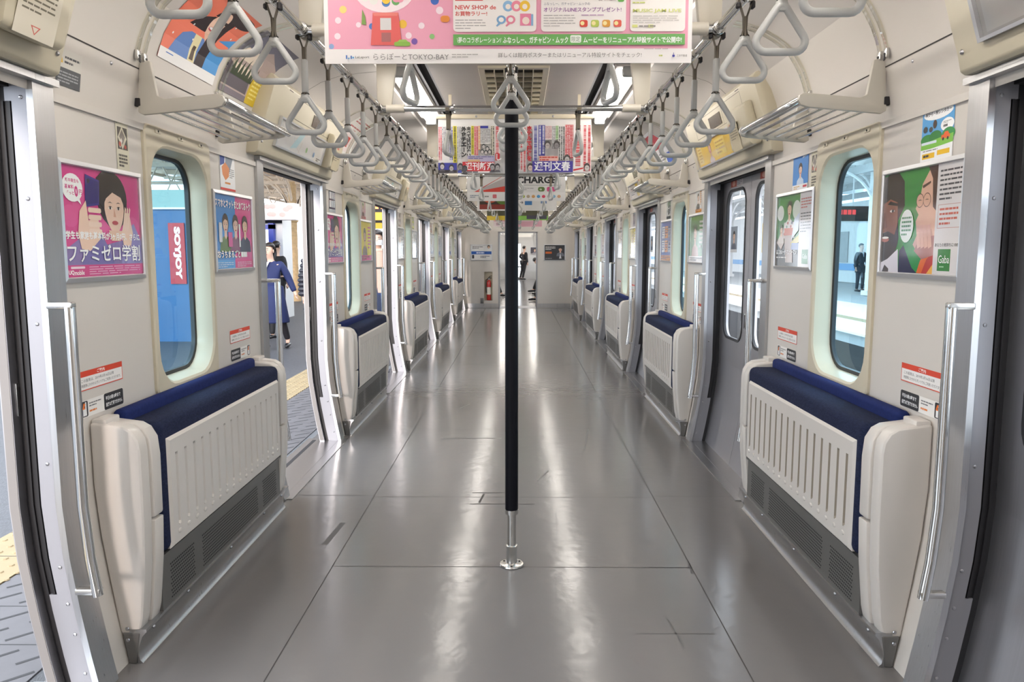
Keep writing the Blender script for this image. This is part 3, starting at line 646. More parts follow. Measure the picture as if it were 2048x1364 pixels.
for i, (a, b) in enumerate([(-.3, 1.4), (4.45, 6.25), (8.0, 9.5), (11.2, 12.7), (14.5, 15.9)]):
    t = thing('air_vent', 'beige slatted air vent in the middle of the ceiling, %s' % (['above the near hanging advert', 'behind the first cross bars', 'beyond the magazine advert', 'far down the aisle', 'farthest down the aisle'][i]), 'air vent', (0, (a + b) / 2, 2.44)); h = (b - a) / 2
    f = MB('cream'); o = [(-.205, -h), (.205, -h), (.205, h), (-.205, h)]; n_ = [(-.168, -h + .04), (.168, -h + .04), (.168, h - .04), (-.168, h - .04)]
    f.loops([[(x, y, 0) for x, y in o], [(x * .98, y, -.014) for x, y in o], [(x, y, -.014) for x, y in n_], [(x, y, 0) for x, y in n_]]); f.build('vent_frame', t, angle=.3)
    d = MB('ventd'); d.add([(x, y, -.0015) for x, y in n_], [(0, 1, 2, 3)]); d.build('duct_back', t)
    l = MB('cream')
    for j in range(1, 6): x = -.168 + .336 * j / 6; l.box(x - .003, x + .003, -h + .04, h - .04, -.030, -.003)
    y = -h + .16
    while y < h - .06: l.box(-.168, .168, y - .004, y + .004, -.028, -.003); y += .14
    l.build('louvre', t, smooth=False)

# ------------------------------------------------------------------ clear straps that hold posters against the curve of the wall
cs = None
for s, nm in SIDES:
    for k in range(5):
        for j, q in enumerate((-.96, -.42, -.37, .30, .35)):
            lab = '%s clear plastic poster strip on the %s wall above the %s rack' % (['lone near', 'first', 'second', 'third', 'fourth'][j], nm, NEAR[k])
            loc, rz = on(s, SEAT[k] + q)
            if cs is None:
                cs = thing('poster_strip', lab, 'poster strip', loc, rz, 'clear poster strips on the upper walls'); m = MB('clear'); L = [.25 + .05 * i for i in range(11)]; lo = []
                for a in L: p, n = up(a); lo.append([(p[0] + n[0] * d, y, p[1] + n[1] * d) for y, d in ((-.013, .002), (-.011, .007), (.011, .007), (.013, .002))])
                m.loops(lo, 0, False); m.build('strip', cs, angle=.7)
                c = MB('satin', 'dark'); p, n = up(.245); c.rbox(p[0], p[0] + .014, -.013, .013, p[1] - .022, p[1] + .012, .003); c.box(p[0] + .013, p[0] + .0155, -.006, .006, p[1] - .03, p[1] - .004, 'dark'); c.build('clip', cs)
            else: dup(cs, loc, rz, lab)

# ------------------------------------------------------------------ posters and notices on the walls
PINK = '#d2428a'; INKD = '#2b2b30'
def pr_phone():
    p = Print(.490, .356, PINK, 1)
    for i in range(7): p.ell(.1 + .13 * i, .55 + .12 * math.sin(i * 2), .10, .10, '#d94f93', 14)
    p.poly([(.0, .10), (.0, .24), (.2, .36), (.5, .30), (.8, .36), (1, .26), (1, .10)], '#8573ab')
    p.poly([(.20, .12), (.24, .40), (.42, .46), (.52, .30), (.60, .12)], '#6f66a8'); p.poly([(.70, .12), (.76, .42), (.90, .52), (1, .34), (1, .12)], '#8f86c2')
    p.ell(.62, .74, .20, .26, '#2a2326'); p.face(.64, .66, .235, '#efcdb6', '#2a2326', body=0); p.poly([(.42, .92), (.44, .70), (.50, .64), (.54, .82), (.70, .93), (.62, .99), (.50, .99)], '#2a2326')
    p.poly([(.55, .44), (.73, .44), (.70, .34), (.58, .34)], '#e9c3ab')
    p.poly([(.78, .62), (.84, .62), (.88, .42), (.84, .28), (.74, .30), (.72, .42)], '#efcdb6')
    for i in range(3): p.poly([(.735 + .03 * i, .44), (.76 + .03 * i, .46), (.80 + .03 * i, .66), (.785 + .03 * i, .68)], '#f3d6c2')
    p.poly([(.27, .64), (.44, .67), (.46, .90), (.29, .94)], '#3a2f86'); p.poly([(.28, .66), (.43, .69), (.45, .885), (.30, .92)], '#2f2672'); p.ell(.325, .88, .016, .022, '#191540', 12)
    p.poly([(.17, .40), (.20, .60), (.28, .70), (.30, .52), (.42, .56), (.44, .36), (.30, .24), (.20, .26)], '#efcdb6')
    for i in range(4): p.rrect(.30, .40 + .065 * i, .46, .445 + .065 * i, .02, '#f3d6c2')
    p.ell(.135, .80, .115, .125, '#ffffff'); p.poly([(.17, .70), (.225, .655), (.20, .74)], '#ffffff')
    p.text('新中高生も', .06, .845, .035, PINK, .15); p.text('基本料', .05, .785, .04, PINK, .10); p.text('ずっと', .06, .735, .035, PINK, .09); p.text('0', .155, .72, .10, PINK, .04, .05); p.text('円', .205, .745, .045, PINK, .035)
    p.text('学生も家族も基本料が3ヶ月0円、さらに', .03, .345, .075, '#ffffff', .94, .03); p.text('ファミゼロ学割', .04, .135, .17, '#5d5596', .935, .03); p.text('ファミゼロ学割', .035, .14, .165, '#ffffff', .93, .015)
    p.rect(0, 0, 1, .115, '#c93a80'); p.text('UQ', .035, .025, .045, '#ffffff', .06, .02); p.text('mobile', .10, .025, .042, '#ffffff', .11, .01); p.rrect(.06, .082, .22, .102, .008, '#f0d4e2'); p.lines(.27, .02, .97, .105, 4, '#e7a8c8', .4); return p
def pr_trio():
    p = Print(.490, .356, '#3f8ad2', 1); p.poly([(.50, 0), (.56, 1), (1, 1), (1, 0)], PINK)
    p.rect(0, 0, .5, .12, '#4aa0e2'); p.rect(.5, 0, 1, .12, '#d6387f')
    for x, t, sk, hr in ((.28, '#5c7a3a', '#ecc7ae', '#3a2a22'), (.54, '#7a3f62', '#e6c3b2', '#4a3a38'), (.80, '#2c3550', '#e9c3a8', '#33261f')): p.face(x, .60, .115, sk, hr, t)
    p.rrect(.10, .36, .18, .62, .02, '#dfe6ea'); p.rect(.33, .30, .44, .5, '#d05a9a'); p.rect(.62, .30, .66, .62, '#efefef')
    p.text('スマホとネットまとめておトク', .03, .82, .115, '#ffffff', .94, .04); p.text('おうちまるごと', .04, .145, .11, '#2b2b30', .60, .06); p.text('おうちまるごと', .045, .15, .105, '#ffffff', .59, .03); p.lines(.66, .15, .95, .24, 1, '#ffffff', .8)
    p.lines(.04, .02, .45, .10, 3, '#bcdcf4'); p.lines(.55, .02, .96, .10, 3, '#f0b0cf'); return p
def pr_eng():
    p = Print(.515, .356, '#338a38', 1)
    p.poly([(0, .97), (.20, .99), (.28, .90), (.30, .66), (.22, .52), (.24, .34), (.18, .16), (.08, .10), (0, .05)], '#33261f'); p.ell(.12, .80, .17, .20, '#2f231d'); p.poly([(0, .70), (.10, .74), (.20, .70), (.215, .50), (.20, .34), (.12, .24), (0, .28)], '#8a5540')
    p.ell(.13, .62, .034, .013, '#dcd0c8'); p.ell(.138, .62, .015, .015, '#1c120e'); p.poly([(.06, .69), (.20, .665), (.20, .69), (.10, .72)], '#211612'); p.poly([(.03, .62), (.07, .46), (0, .44), (0, .6)], '#7a4836')
    p.poly([(0, .40), (.08, .42), (.18, .38), (.22, .50), (.235, .30), (.18, .15), (.06, .09), (0, .10)], '#2a1d17'); p.ell(.05, .335, .055, .025, '#b0685c'); p.ell(.05, .355, .05, .012, '#efe9e4')
    p.poly([(0, .0), (0, .10), (.10, .14), (.24, .24), (.26, 0)], '#dcd8e2'); p.poly([(.02, 0), (.06, .08), (.12, .04), (.12, 0)], '#3b3030')
    p.poly([(.26, 0), (.26, .22), (.34, .30), (.60, .10), (.64, 0)], '#23264a')
    p.poly([(.30, .30), (.44, .34), (.62, .18), (.62, .02), (.52, 0), (.44, .06)], '#1f8a40')
    p.poly([(.50, 0), (.54, .12), (.64, .30), (.70, .42), (.70, 0)], '#d9662c'); p.poly([(.56, 0), (.62, .14), (.70, .22), (.70, 0)], '#b8352a'); p.poly([(.62, 0), (.70, .10), (.70, 0)], '#efb04a')
    p.poly([(.70, 1), (.70, .36), (.58, .30), (.48, .38), (.46, .50), (.49, .56), (.45, .62), (.50, .72), (.52, .84), (.60, .96)], '#dfb29a'); p.poly([(.58, 1), (.64, .88), (.66, .62), (.70, .58), (.70, 1)], '#4a2d22'); p.poly([(.53, .80), (.62, .84), (.62, .86), (.52, .825)], '#4a2d22')
    for e in (.50, .585): p.ell(e, .69, .046, .066, '#5a4640'); p.ell(e, .69, .041, .059, '#dcae96'); p.poly([(e - .028, .69), (e, .70), (e + .028, .692), (e, .692)], '#3a2620')
    p.poly([(.44, .28), (.50, .40), (.66, .42), (.70, .30), (.64, .20), (.52, .18)], '#c99c8e'); p.poly([(.46, .22), (.52, .34), (.70, .36), (.70, .18), (.56, .14)], '#a6706a')
    for i in range(4): p.poly([(.47 + .045 * i, .46), (.51 + .045 * i, .46), (.54 + .045 * i, .26), (.50 + .045 * i, .24)], '#d9ab9a')
    p.ell(.345, .46, .09, .16, '#e6efe9'); p.lines(.28, .36, .41, .56, 5, '#4f8a60')
    p.rect(.70, 0, 1, 1, '#dcd8d8'); p.lines(.73, .66, .97, .95, 7, '#4a4a4e', .4); p.rect(.725, .42, .975, .632, '#b88a80'); p.rect(.73, .425, .97, .627, '#dcd8d8')
    p.lines(.745, .44, .955, .61, 4, '#c05a48', .45); p.text('あなたの気持ちに100%', .715, .255, .035, '#3c3c40', .265, .01); p.rect(.755, .04, .895, .235, '#2a7d35'); p.text('Gaba', .765, .11, .07, '#ffffff', .12, .0); p.lines(.78, .065, .87, .09, 1, '#9fd0a4'); return p
def pr_kimono():
    p = Print(.490, .356, '#3a8a3c', 1); p.poly([(0, 0), (0, .40), (.66, .30), (.66, 0)], '#3a3632'); p.ell(.10, .76, .10, .11, '#e8ece8'); p.ell(.56, .78, .11, .13, '#dfe8df')
    p.face(.36, .80, .10, '#e8c4a8', '#33241f', '#e9e4e2'); p.poly([(.22, .62), (.50, .62), (.54, .40), (.20, .40)], '#e6dfdc')
    for i in range(10): p.ell(.24 + .03 * i, .46 + .05 * (i % 4), .022, .022, ('#b4504a', '#39406a', '#7a9a8a')[i % 3], 10)
    p.rect(.24, .44, .48, .54, '#d0603a'); p.poly([(.24, .44), (.48, .44), (.50, .06), (.30, .06)], '#b9a8a2'); p.poly([(.02, .34), (.20, .56), (.24, .34), (.16, .24)], '#c9b8ae'); p.face(.15, .52, .06, '#e8c4a8', '#33241f', '#d4c8c0', fringe=1)
    p.poly([(.46, .38), (.64, .50), (.66, .74), (.52, .66)], '#d8e2f4'); p.poly([(.44, .34), (.66, .44), (.66, .34), (.46, .26)], '#c7b53a'); p.rect(.46, .24, .66, .33, '#6f7fb4')
    p.text('はじめの一歩 マンツーマン', .03, .17, .075, '#ffffff', .58, .02); p.lines(.03, .11, .55, .15, 1, '#d8d4d0')
    p.rect(.66, 0, 1, 1, '#dbd8dc'); p.lines(.69, .78, .97, .93, 4, '#c07a74'); p.lines(.69, .46, .97, .74, 7, '#5c5c62', .35); p.rect(.76, .05, .92, .24, '#2a7d35'); p.text('Gaba', .775, .12, .06, '#ffffff', .13, 0); return p
def pr_misc(w, h, seed, bg, fig=None, acc='#ffffff', dark='#33343a', gloss=1, title=None):
    p = Print(w, h, bg, gloss); random.seed(seed)
    p.rect(0, 0, 1, .14, acc); p.lines(.06, .03, .9, .12, 2, dark)
    if fig: p.face(.42, .62, .17, '#e6c2aa', '#2c2320', fig); p.rect(0, 0, 1, .14, acc); p.lines(.06, .03, .9, .12, 2, dark)
    else:
        for i in range(6): p.rrect(.06 + .30 * (i % 3), .22 + .36 * (i // 3), .33 + .30 * (i % 3), .52 + .36 * (i // 3), .02, ('#ffffff', acc, '#d6dde6')[i % 3]); p.lines(.09 + .30 * (i % 3), .26 + .36 * (i // 3), .30 + .30 * (i % 3), .50 + .36 * (i // 3), 4, dark)
    p.lines(.70, .30, .95, .9, 7, dark if not fig else acc, .5)
    if title: p.text(title, .08, .80, .12, acc, .5)
    return p
def pr_sign():
    p = Print(.085, .185, '#d9d3bd'); p.rect(.12, .46, .92, .88, '#5a544e'); p.poly([(.5, .9), (.86, .68), (.5, .46), (.14, .68)], '#d9d3bd'); p.poly([(.5, .84), (.74, .70), (.5, .55), (.26, .70)], '#8a8178'); p.poly([(.2, .54), (.42, .68), (.5, .62), (.3, .48)], '#e9e0d8'); p.ell(.3, .56, .1, .05, '#c26a58', 10); p.ell(.72, .52, .1, .04, '#b8584c', 10)
    p.ell(.12, .95, .05, .02, '#a9a391', 8); p.lines(.15, .12, .85, .38, 4, '#5d5850', .6); return p
def pr_car():
    p = Print(.190, .172, '#ffffff'); p.rect(.0, .30, 1, 1, '#5aa4dc'); p.ell(.5, .88, .46, .12, '#ffffff'); p.text('駅から・駅レンタカー', .1, .845, .08, '#38383c', .8, .02); p.ell(.80, .62, .2, .12, '#ffffff'); p.lines(.68, .575, .90, .63, 1, '#444448', .8); p.lines(.68, .64, .92, .69, 2, '#777777')
    p.ell(.18, .42, .2, .10, '#2f8a3c'); p.ell(.45, .44, .2, .12, '#2a7d36'); p.ell(.85, .44, .2, .12, '#33924a'); p.poly([(0, .22), (0, .36), (1, .44), (1, .28)], '#7cc043'); p.rrect(.64, .37, .9, .44, .02, '#e8622c'); p.poly([(.70, .44), (.74, .49), (.84, .49), (.87, .44)], '#e8622c'); p.ell(.70, .365, .03, .03, '#222222', 10); p.ell(.84, .365, .03, .03, '#222222', 10)
    p.rrect(.02, .33, .5, .38, .015, '#dfeaf2'); p.ell(.12, .62, .07, .06, '#2b2b2b'); p.ell(.30, .60, .06, .05, '#3a3b3f'); p.ell(.42, .68, .06, .08, '#4a3526'); p.rect(0, 0, 1, .24, '#ffffff'); p.rect(.06, .06, .46, .16, '#f2c21c'); p.rect(.54, .09, .92, .18, '#f2c21c'); p.lines(.1, .085, .42, .14, 1, '#333333', .8); p.lines(.08, .19, .9, .23, 1, '#888888'); return p
def pr_red():
    p = Print(.275, .064, '#d8452c'); p.rect(.012, .05, .988, .70, '#f2efec'); p.text('ご案内', .5, .755, .19, '#ffffff', .17, .02, al='c'); p.text('この座席は、2019年3月16日以降', .07, .42, .17, INKD, .72, .0); p.text('時間帯にかかわらずいつでもご利用いただけます。', .07, .16, .17, INKD, .88, .0); return p
def pr_blk(mir):
    p = Print(.266, .056, '#efece8'); a = .53 if mir else 0
    p.rrect(a, 0, a + .47, 1, .12, '#2e2e31'); p.text('平日の朝10時まで', a + .04, .56, .26, '#ffffff', .36, .02); p.text('座席は使用できません', a + .04, .17, .26, '#ffffff', .40, .02)
    i = .02 if mir else .84; p.rrect(i, .04, i + .14, .96, .1, '#26262a'); p.poly([(i + .03, .1), (i + .03, .5), (i + .08, .5), (i + .08, .9), (i + .11, .9), (i + .11, .1)], '#f2f2f2'); p.poly([(i + .02, .50), (i + .05, .86), (i + .09, .80), (i + .06, .62), (i + .085, .5)], '#e8762c')
    t = .19 if mir else .52; p.lines(t, .52, t + .28, .84, 2, '#77777a'); p.lines(t, .18, t + .28, .42, 1, '#e08040'); return p
SEGP = {  # (side, seat): near big, far big, near small, far small
    (-1, 1): (pr_phone(), pr_misc(.49, .356, 3, '#efe04c', '#8a8078', '#d85a9a', '#7a7440'), pr_misc(.19, .172, 4, '#3a4a68', None, '#cfd6e0', '#e8ecf2'), pr_misc(.19, .172, 5, '#eed9dc', '#7a4a5a', '#e48aa0')),
    (-1, 2): (pr_misc(.49, .356, 6, '#9aa4a4', '#5a6266', '#ece9e2'), pr_misc(.49, .356, 7, '#d9dde0', None, '#8fb6d0'), pr_misc(.19, .172, 8, '#e8e5df', None, '#c9c2b4'), pr_misc(.19, .172, 9, '#d8e04c', None, '#eef2b0')),
    (-1, 3): (pr_misc(.49, .356, 10, '#d6e2ec', '#6a86b4', '#f2f2f2'), pr_misc(.49, .356, 11, '#c8d4e4', None, '#4a6ab0'), pr_misc(.19, .172, 12, '#d45a4c', None, '#f4e2dc'), pr_misc(.19, .172, 13, '#f1efe9', '#45506a', '#d8d2c4')),
    (-1, 4): (pr_misc(.49, .356, 14, '#e6e2da', '#8a7f74', '#cfd8e6'), pr_misc(.49, .356, 15, '#8fa8cc', None, '#e9eef6'), pr_misc(.19, .172, 16, '#e6e3dc', None, '#b8c8a0'), pr_misc(.19, .172, 17, '#f0ecdf', None, '#d6b050')),
    (1, 1): (pr_misc(.49, .356, 20, '#4f8a4c', '#c9a8a0', '#e6dedc'), pr_misc(.49, .356, 21, '#5f78c0', None, '#e89a58', '#3a4a90'), pr_misc(.19, .172, 22, '#efeeec', '#26262a', '#ef9a34'), pr_misc(.19, .172, 23, '#ecebe8', None, '#2e3440')),
    (1, 2): (pr_misc(.49, .356, 24, '#d8c84c', '#8a6a7c', '#f0ead0'), pr_misc(.49, .356, 25, '#a8a29c', '#4a4644', '#e4dfd8'), pr_misc(.19, .172, 26, '#8a90a8', '#454a5e', '#e2e2ea'), pr_misc(.19, .172, 27, '#e8e4de', None, '#d0a0a0')),
    (1, 3): (pr_misc(.49, .356, 28, '#c2a8a4', '#7a5a5c', '#ebe2de'), pr_misc(.49, .356, 29, '#b89a98', '#5e4a4e', '#dcd4d2'), pr_misc(.19, .172, 30, '#d8dcdc', None, '#9ab8a4'), pr_misc(.19, .172, 31, '#e2dcd4', None, '#c8906c')),
    (1, 4): (pr_misc(.49, .356, 32, '#8fae8a', '#6c7c68', '#ece8dc'), pr_misc(.49, .356, 33, '#b4a4b0', '#70606c', '#e6dee4'), pr_misc(.19, .172, 34, '#d4c8c0', None, '#a09484'), pr_misc(.19, .172, 35, '#e0d8d4', None, '#c4b0a0'))}
framed('poster', 'pink framed poster of a woman holding up a purple phone, left wall', pr_phone(), -1, 2.605, 1.312)
framed('poster', 'half blue, half pink framed poster of three people on the left wall', pr_trio(), -1, 3.79, 1.312)
framed('poster', 'framed poster of a bearded man and a woman with glasses on the right wall', pr_eng(), 1, 2.605, 1.320)
framed('poster', 'green framed poster of a figure in a patterned robe, right wall beside the closed doors', pr_kimono(), 1, 3.785, 1.320)
stick('notice', 'cream notice with a grey diamond pictogram above the pink poster', pr_sign(), -1, 2.765, 1.672)
p = Print(.19, .180, '#f4f4f4'); p.poly([(.02, .98), (.02, .62), (.3, .70), (.36, .98)], '#2f4c9a'); p.poly([(.40, .98), (.34, .62), (.62, .48), (.95, .98)], '#8a93a0'); p.poly([(.12, .60), (.36, .74), (.62, .60), (.58, .38), (.34, .26), (.16, .40)], '#e0905c'); p.lines(.62, .34, .95, .6, 5, '#8a8a90'); p.rect(.3, .17, .66, .22, '#d88a3a'); p.rect(0, .0, 1, .06, '#cf3f36')
stick('notice', 'small white notice with a drawing of a handshake above the three-person poster', p, -1, 3.75, 1.69)
stick('notice', 'small blue notice with green hills and an orange car above the nearest green poster', pr_car(), 1, 2.535, 1.69)
p = Print(.2, .172, '#f2f2f4'); p.rect(0, .16, 1, 1, '#3f84cc'); p.face(.5, .56, .15, '#e9c7b0', '#3a2a26', '#c8d8ec'); p.rect(0, 0, 1, .16, '#f2f2f4'); p.rect(.7, .06, .95, .12, '#c43a44'); p.lines(.1, .03, .5, .13, 2, '#d8a83a'); p.poly([(.62, .86), (.95, .92), (.95, .99), (.64, .95)], '#dfe8f0')
stick('notice', 'small blue notice with a woman in pale clothes above the patterned-robe poster', p, 1, 3.74, 1.69)
stick('notice', 'cream pictogram notice at the far edge of the nearest right window', pr_sign(), 1, 3.565, 1.672)
for s, nm in SIDES:
    for k in range(5):
        y = SEAT[k]
        for j, (o, wd) in enumerate(((-.705, 'near'), (.59, 'far'))):
            stick('notice', 'red-topped white notice at the %s end of the %s seat on the %s' % (wd, NEAR[k], nm), pr_red(), s, y + o, .945)
            stick('notice', 'black and white notice with an orange pictogram, %s end of the %s %s seat' % (wd, NEAR[k], nm), pr_blk((j == 0) == (s < 0)), s, y + o, .857)
        if k:
            a, b, c, d = SEGP[s, k]
            framed('poster', 'framed poster near the near edge of the %s window on the %s wall' % (NEAR[k], nm), a, s, y - .635, 1.312); framed('poster', 'framed poster past the far edge of the %s window on the %s wall' % (NEAR[k], nm), b, s, y + .55, 1.312)
            stick('notice', 'small notice above the near poster of the %s window, %s wall' % (NEAR[k], nm), c, s, y - .66, 1.69); stick('notice', 'small notice above the far poster of the %s window, %s wall' % (NEAR[k], nm), d, s, y + .50, 1.69)
# bent posters on the upper left wall
def bent(label, pr, side, y, s0, name='poster', cat='poster'):
    loc, rz = on(side, y); o = pr.build(name, None, curve=s0, loc=loc, rz=rz)
    for v in o.data.vertices: v.co.y -= pr.w / 2
    return tag(o, label, cat)
p = Print(.52, .364, '#e67a62', 0); p.poly([(.52, .12), (1, .12), (1, .62), (.70, .46)], '#4a96d6'); p.poly([(.12, .12), (.22, .36), (.44, .48), (.56, .44), (.70, .12)], '#5f84c2'); p.poly([(.40, .46), (.52, .42), (.56, .12), (.44, .12)], '#e6dcae'); p.poly([(.46, .30), (.51, .30), (.53, .14), (.46, .14)], '#5a4a3c')
p.poly([(.56, .12), (.60, .62), (.76, .66), (.72, .12)], '#2a1d22'); p.poly([(.22, .46), (.30, .62), (.56, .78), (.52, .48)], '#2a1d22'); p.ell(.60, .72, .17, .25, '#2a1d22'); p.poly([(.50, .48), (.50, .58), (.60, .58), (.58, .40)], '#e2b8a0'); p.ell(.565, .66, .105, .19, '#edc8b2'); p.ell(.80, .86, .20, .10, '#33272b'); p.ell(.545, .565, .05, .028, '#b84a50'); p.ell(.545, .572, .042, .016, '#ffffff'); p.ell(.52, .69, .022, .010, '#2a1d22'); p.ell(.61, .70, .022, .010, '#2a1d22'); p.poly([(.56, .68), (.575, .61), (.545, .61)], '#dba890')
for i in range(9): p.ell(.1 + .1 * i, .3 + .5 * ((i * 37) % 10) / 10, .010, .014, '#ffffff', 8)
p.rect(0, 0, 1, .12, '#f4f3f2'); p.rrect(.10, .03, .22, .09, .01, '#3f78c4'); p.lines(.26, .035, .9, .085, 1, '#8aa8d0')
bent('orange and blue bent poster of a long-haired woman on the upper left wall', p, -1, 3.225, .275)
p = Print(.50, .364, '#b9a6a0', 0); p.poly([(0, .5), (.3, .62), (.6, .8), (1, .6), (1, 1), (0, 1)], '#6a6878'); p.ell(.35, .5, .3, .22, '#e6d8c6'); p.poly([(0, .1), (0, .42), (.15, .36), (.3, .30), (.5, .34), (.62, .26), (.62, .1)], '#574f58')
for i in range(7): x = .14 + .09 * i; p.poly([(x - .05, .26), (x, .50 + .06 * (i % 2)), (x + .05, .26)], '#3f4a33')
p.poly([(.64, .0), (.66, .34), (1, .42), (1, .0)], '#d8b92e'); p.lines(.70, .06, .97, .34, 5, '#f2e28a'); p.rect(0, 0, .64, .08, '#7c727c')
bent('bent poster of dark fir trees with a yellow corner on the upper left wall', p, -1, 3.80, .275)
p = Print(.13, .11, '#4a4c50'); p.rect(0, .5, 1, 1, '#d8d4cc'); p.poly([(.08, .62), (.16, .88), (.24, .62)], '#e0b030'); p.lines(.3, .6, .92, .86, 2, '#4a4a4e'); p.lines(.08, .08, .92, .42, 4, '#9a9ca0')
bent('grey and white warning notice with a yellow triangle near the top of the left wall', p, -1, 2.44, .045, 'notice', 'notice')
p = Print(.5, .364, '#f1efe9'); p.rect(.1, .1, .9, .5, '#f4e6e4'); p.rect(.4, .2, .62, .42, '#d84a3a'); p.lines(.1, .55, .9, .9, 5, '#c06a6a'); p.rect(.46, .28, .56, .34, '#f0b040')
bent('white bent poster with a red square on the upper left wall beyond the open doorway', p, -1, 5.95, .275)
p = Print(.5, .364, '#efeef2'); p.rect(.05, .5, .95, .92, '#c8485a'); p.rect(.5, .05, .95, .32, '#3a62c8'); p.lines(.1, .1, .45, .4, 4, '#7a7a88')
bent('red and blue bent poster on the upper right wall over the second rack', p, 1, 6.75, .275)

# ------------------------------------------------------------------ what is shown in the frames over the doorways, notices on the speaker boxes
def head_print(pr, key, label, name='poster', y=None, s0=.024, d=.005, cat='poster'):
    loc, rz = on(key[0], DOOR[key[1]]); o = pr.build(name, None); q = hp_(s0, d); y = HSPAN[key[0]][2] + .015 if y is None else y
    o.matrix_world = Matrix.Translation(loc) @ Matrix.Rotation(rz, 4, 'Z') @ Matrix.Translation((q[0], y, q[1])) @ Matrix.Rotation(HA, 4, 'Y')
    return tag(o, label, cat)
def pr_map(seed):
    p = Print(.94, .144, '#d9d6d2', 1); random.seed(seed)
    for i in range(16): x, y = random.random(), random.random(); x2, y2 = x + random.uniform(-.3, .3), y + random.uniform(-.5, .5); x2 = min(max(x2, 0), .99); y2 = min(max(y2, .02), .95); p.poly([(x, y), (x + .006, y), (x2 + .006, y2), (x2, y2)], random.choice(['#c9a0a0', '#a8b4c4', '#b8c4a8', '#c4bca0']))
    p.poly([(.28, .1), (.40, .2), (.52, .86), (.44, .9)], '#bcd8de'); p.ell(.62, .3, .02, .12, '#8ab070', 10); p.ell(.80, .25, .02, .12, '#7a9ac0', 10); p.lines(.88, .04, .98, .18, 2, '#666666'); return p
for k in range(1, 6): head_print(pr_map(50 + k), (-1, k), 'white route map in the frame over the %s left doorway' % DNEAR[k], 'route_map', cat='route map')
p = Print(.94, .144, '#e3bb2c', 1); p.face(.36, .62, .25, '#d8a890', '#4a3028', '#d8c8c4'); p.rect(.02, .1, .14, .9, '#e8cf7a'); p.lines(.04, .15, .13, .85, 5, '#b88a20'); p.rect(.50, .15, .74, .85, '#efd35a'); p.lines(.52, .2, .72, .8, 4, '#b8902a'); p.poly([(.86, .2), (.93, .3), (.95, .8), (.88, .7)], '#b8442c')
head_print(p, (1, 1), 'yellow advert with a seated figure in the frame over the closed doors on the right')
p = Print(.94, .144, '#8f8d8a', 1); p.rect(.02, .06, .98, .94, '#a3a19e'); p.ell(.7, .45, .14, .4, '#b4b2b0')
head_print(p, (1, 0), 'empty grey frame insert over the nearest right doors')
for k, (c, a) in enumerate((('#cfc9c4', '#d8b84a'), ('#e6e2dc', '#d8d4c8'), ('#e2dfda', '#c8ccd4'), ('#dedad4', '#c8c0b4'))):
    p = Print(.94, .144, c, 1); p.rect(.45, .05, .62, .95, a); p.lines(.05, .2, .4, .8, 4, '#8a8488'); head_print(p, (1, k + 2), 'pale advert in the frame over the %s right doors' % DNEAR[k + 2])
for s, nm in SIDES:
    for k in range(3):
        p = Print(.17, .16, '#c3b89c' if k else '#d6cfbf'); p.lines(.2, .86, .75, .95, 1, '#c05048', .8); p.lines(.1, .38, .9, .8, 5, '#6f6858', .35)
        if k == 0: p.poly([(.38, .20), (.62, .20), (.5, .06)], '#c8584e'); p.poly([(.42, .185), (.58, .185), (.5, .085)], '#d6cfbf')
        head_print(p, (s, k), 'small instruction notice on the box over the %s %s doorway' % (DNEAR[k], nm), 'notice', HSPAN[s][4] + .035, .015, .0645, 'notice')
# stickers on the closed right-hand doors
for k in range(4):
    y = DOOR[k]; x = -.1025; dn = DNEAR[k]
    p = Print(.19, .175, '#e2c32a'); p.rect(.06, .14, .94, .96, '#6a4a34'); p.ell(.5, .58, .22, .33, '#f0ece2'); p.poly([(.08, .2), (.30, .2), (.28, .9), (.08, .9)], '#c85a6a'); p.lines(.38, .35, .62, .8, 4, '#8a8070'); p.lines(.2, .03, .8, .11, 1, '#b8382c')
    stick('sticker', 'yellow-edged sticker on the near window of the %s right doors' % dn, p, 1, y - .31, 1.39, 'sticker', -.113)
    p = Print(.16, .175, '#8d98a4'); p.face(.5, .62, .17, '#e2c0a8', '#2a2422', '#5c6270'); p.rect(0, 0, 1, .12, '#cdd0d2')
    stick('sticker', 'grey portrait sticker on the far window of the %s right doors' % dn, p, 1, y + .39, 1.39, 'sticker', -.113)
    for o, wd in ((-.31, 'near'), (.33, 'far')):
        p = Print(.28, .045, '#d6cfd0'); p.rect(0, 0, .5, 1, '#c25a48'); p.ell(.25, .5, .12, .4, '#e6b09a'); p.lines(.55, .15, .95, .85, 3, '#7a7a80')
        stick('sticker', 'red and white strip sticker above the %s window of the %s right doors' % (wd, dn), p, 1, y + o, 1.83, 'sticker', x)
# adverts on the far end wall
def end_frame(label, pr, x, z):
    t = framed('poster', label, pr, -1, 0, z); t.location = (x, YE - .001, z); t.rotation_euler.z = -PI / 2; return t
p = Print(.50, .365, '#eceae8', 1); p.rect(0, .38, 1, .58, '#3262b4'); p.lines(.25, .42, .92, .54, 1, '#dfe8f6', .8); p.lines(.06, .74, .6, .92, 2, '#5a5a60', .5); p.lines(.45, .12, .92, .3, 2, '#5a5a60', .5); p.face(.86, .86, .10, '#e2c0a4', '#4a3226', '#c8a890', body=0); p.rrect(.04, .10, .14, .34, .02, '#3c3c46')
end_frame('white advert with a blue band on the left half of the far end wall', p, -.90, 1.19)
p = Print(.50, .365, '#37363a', 1); p.lines(.05, .66, .55, .92, 3, '#d8d4d0', .5); p.rect(.05, .42, .36, .56, '#d86a2c'); p.face(.78, .70, .14, '#d8b09a', '#241c1a', '#6c6e78'); p.poly([(.72, .1), (.78, .44), (.84, .1)], '#d8d8dc'); p.lines(.05, .06, .6, .16, 1, '#8a8a8c')
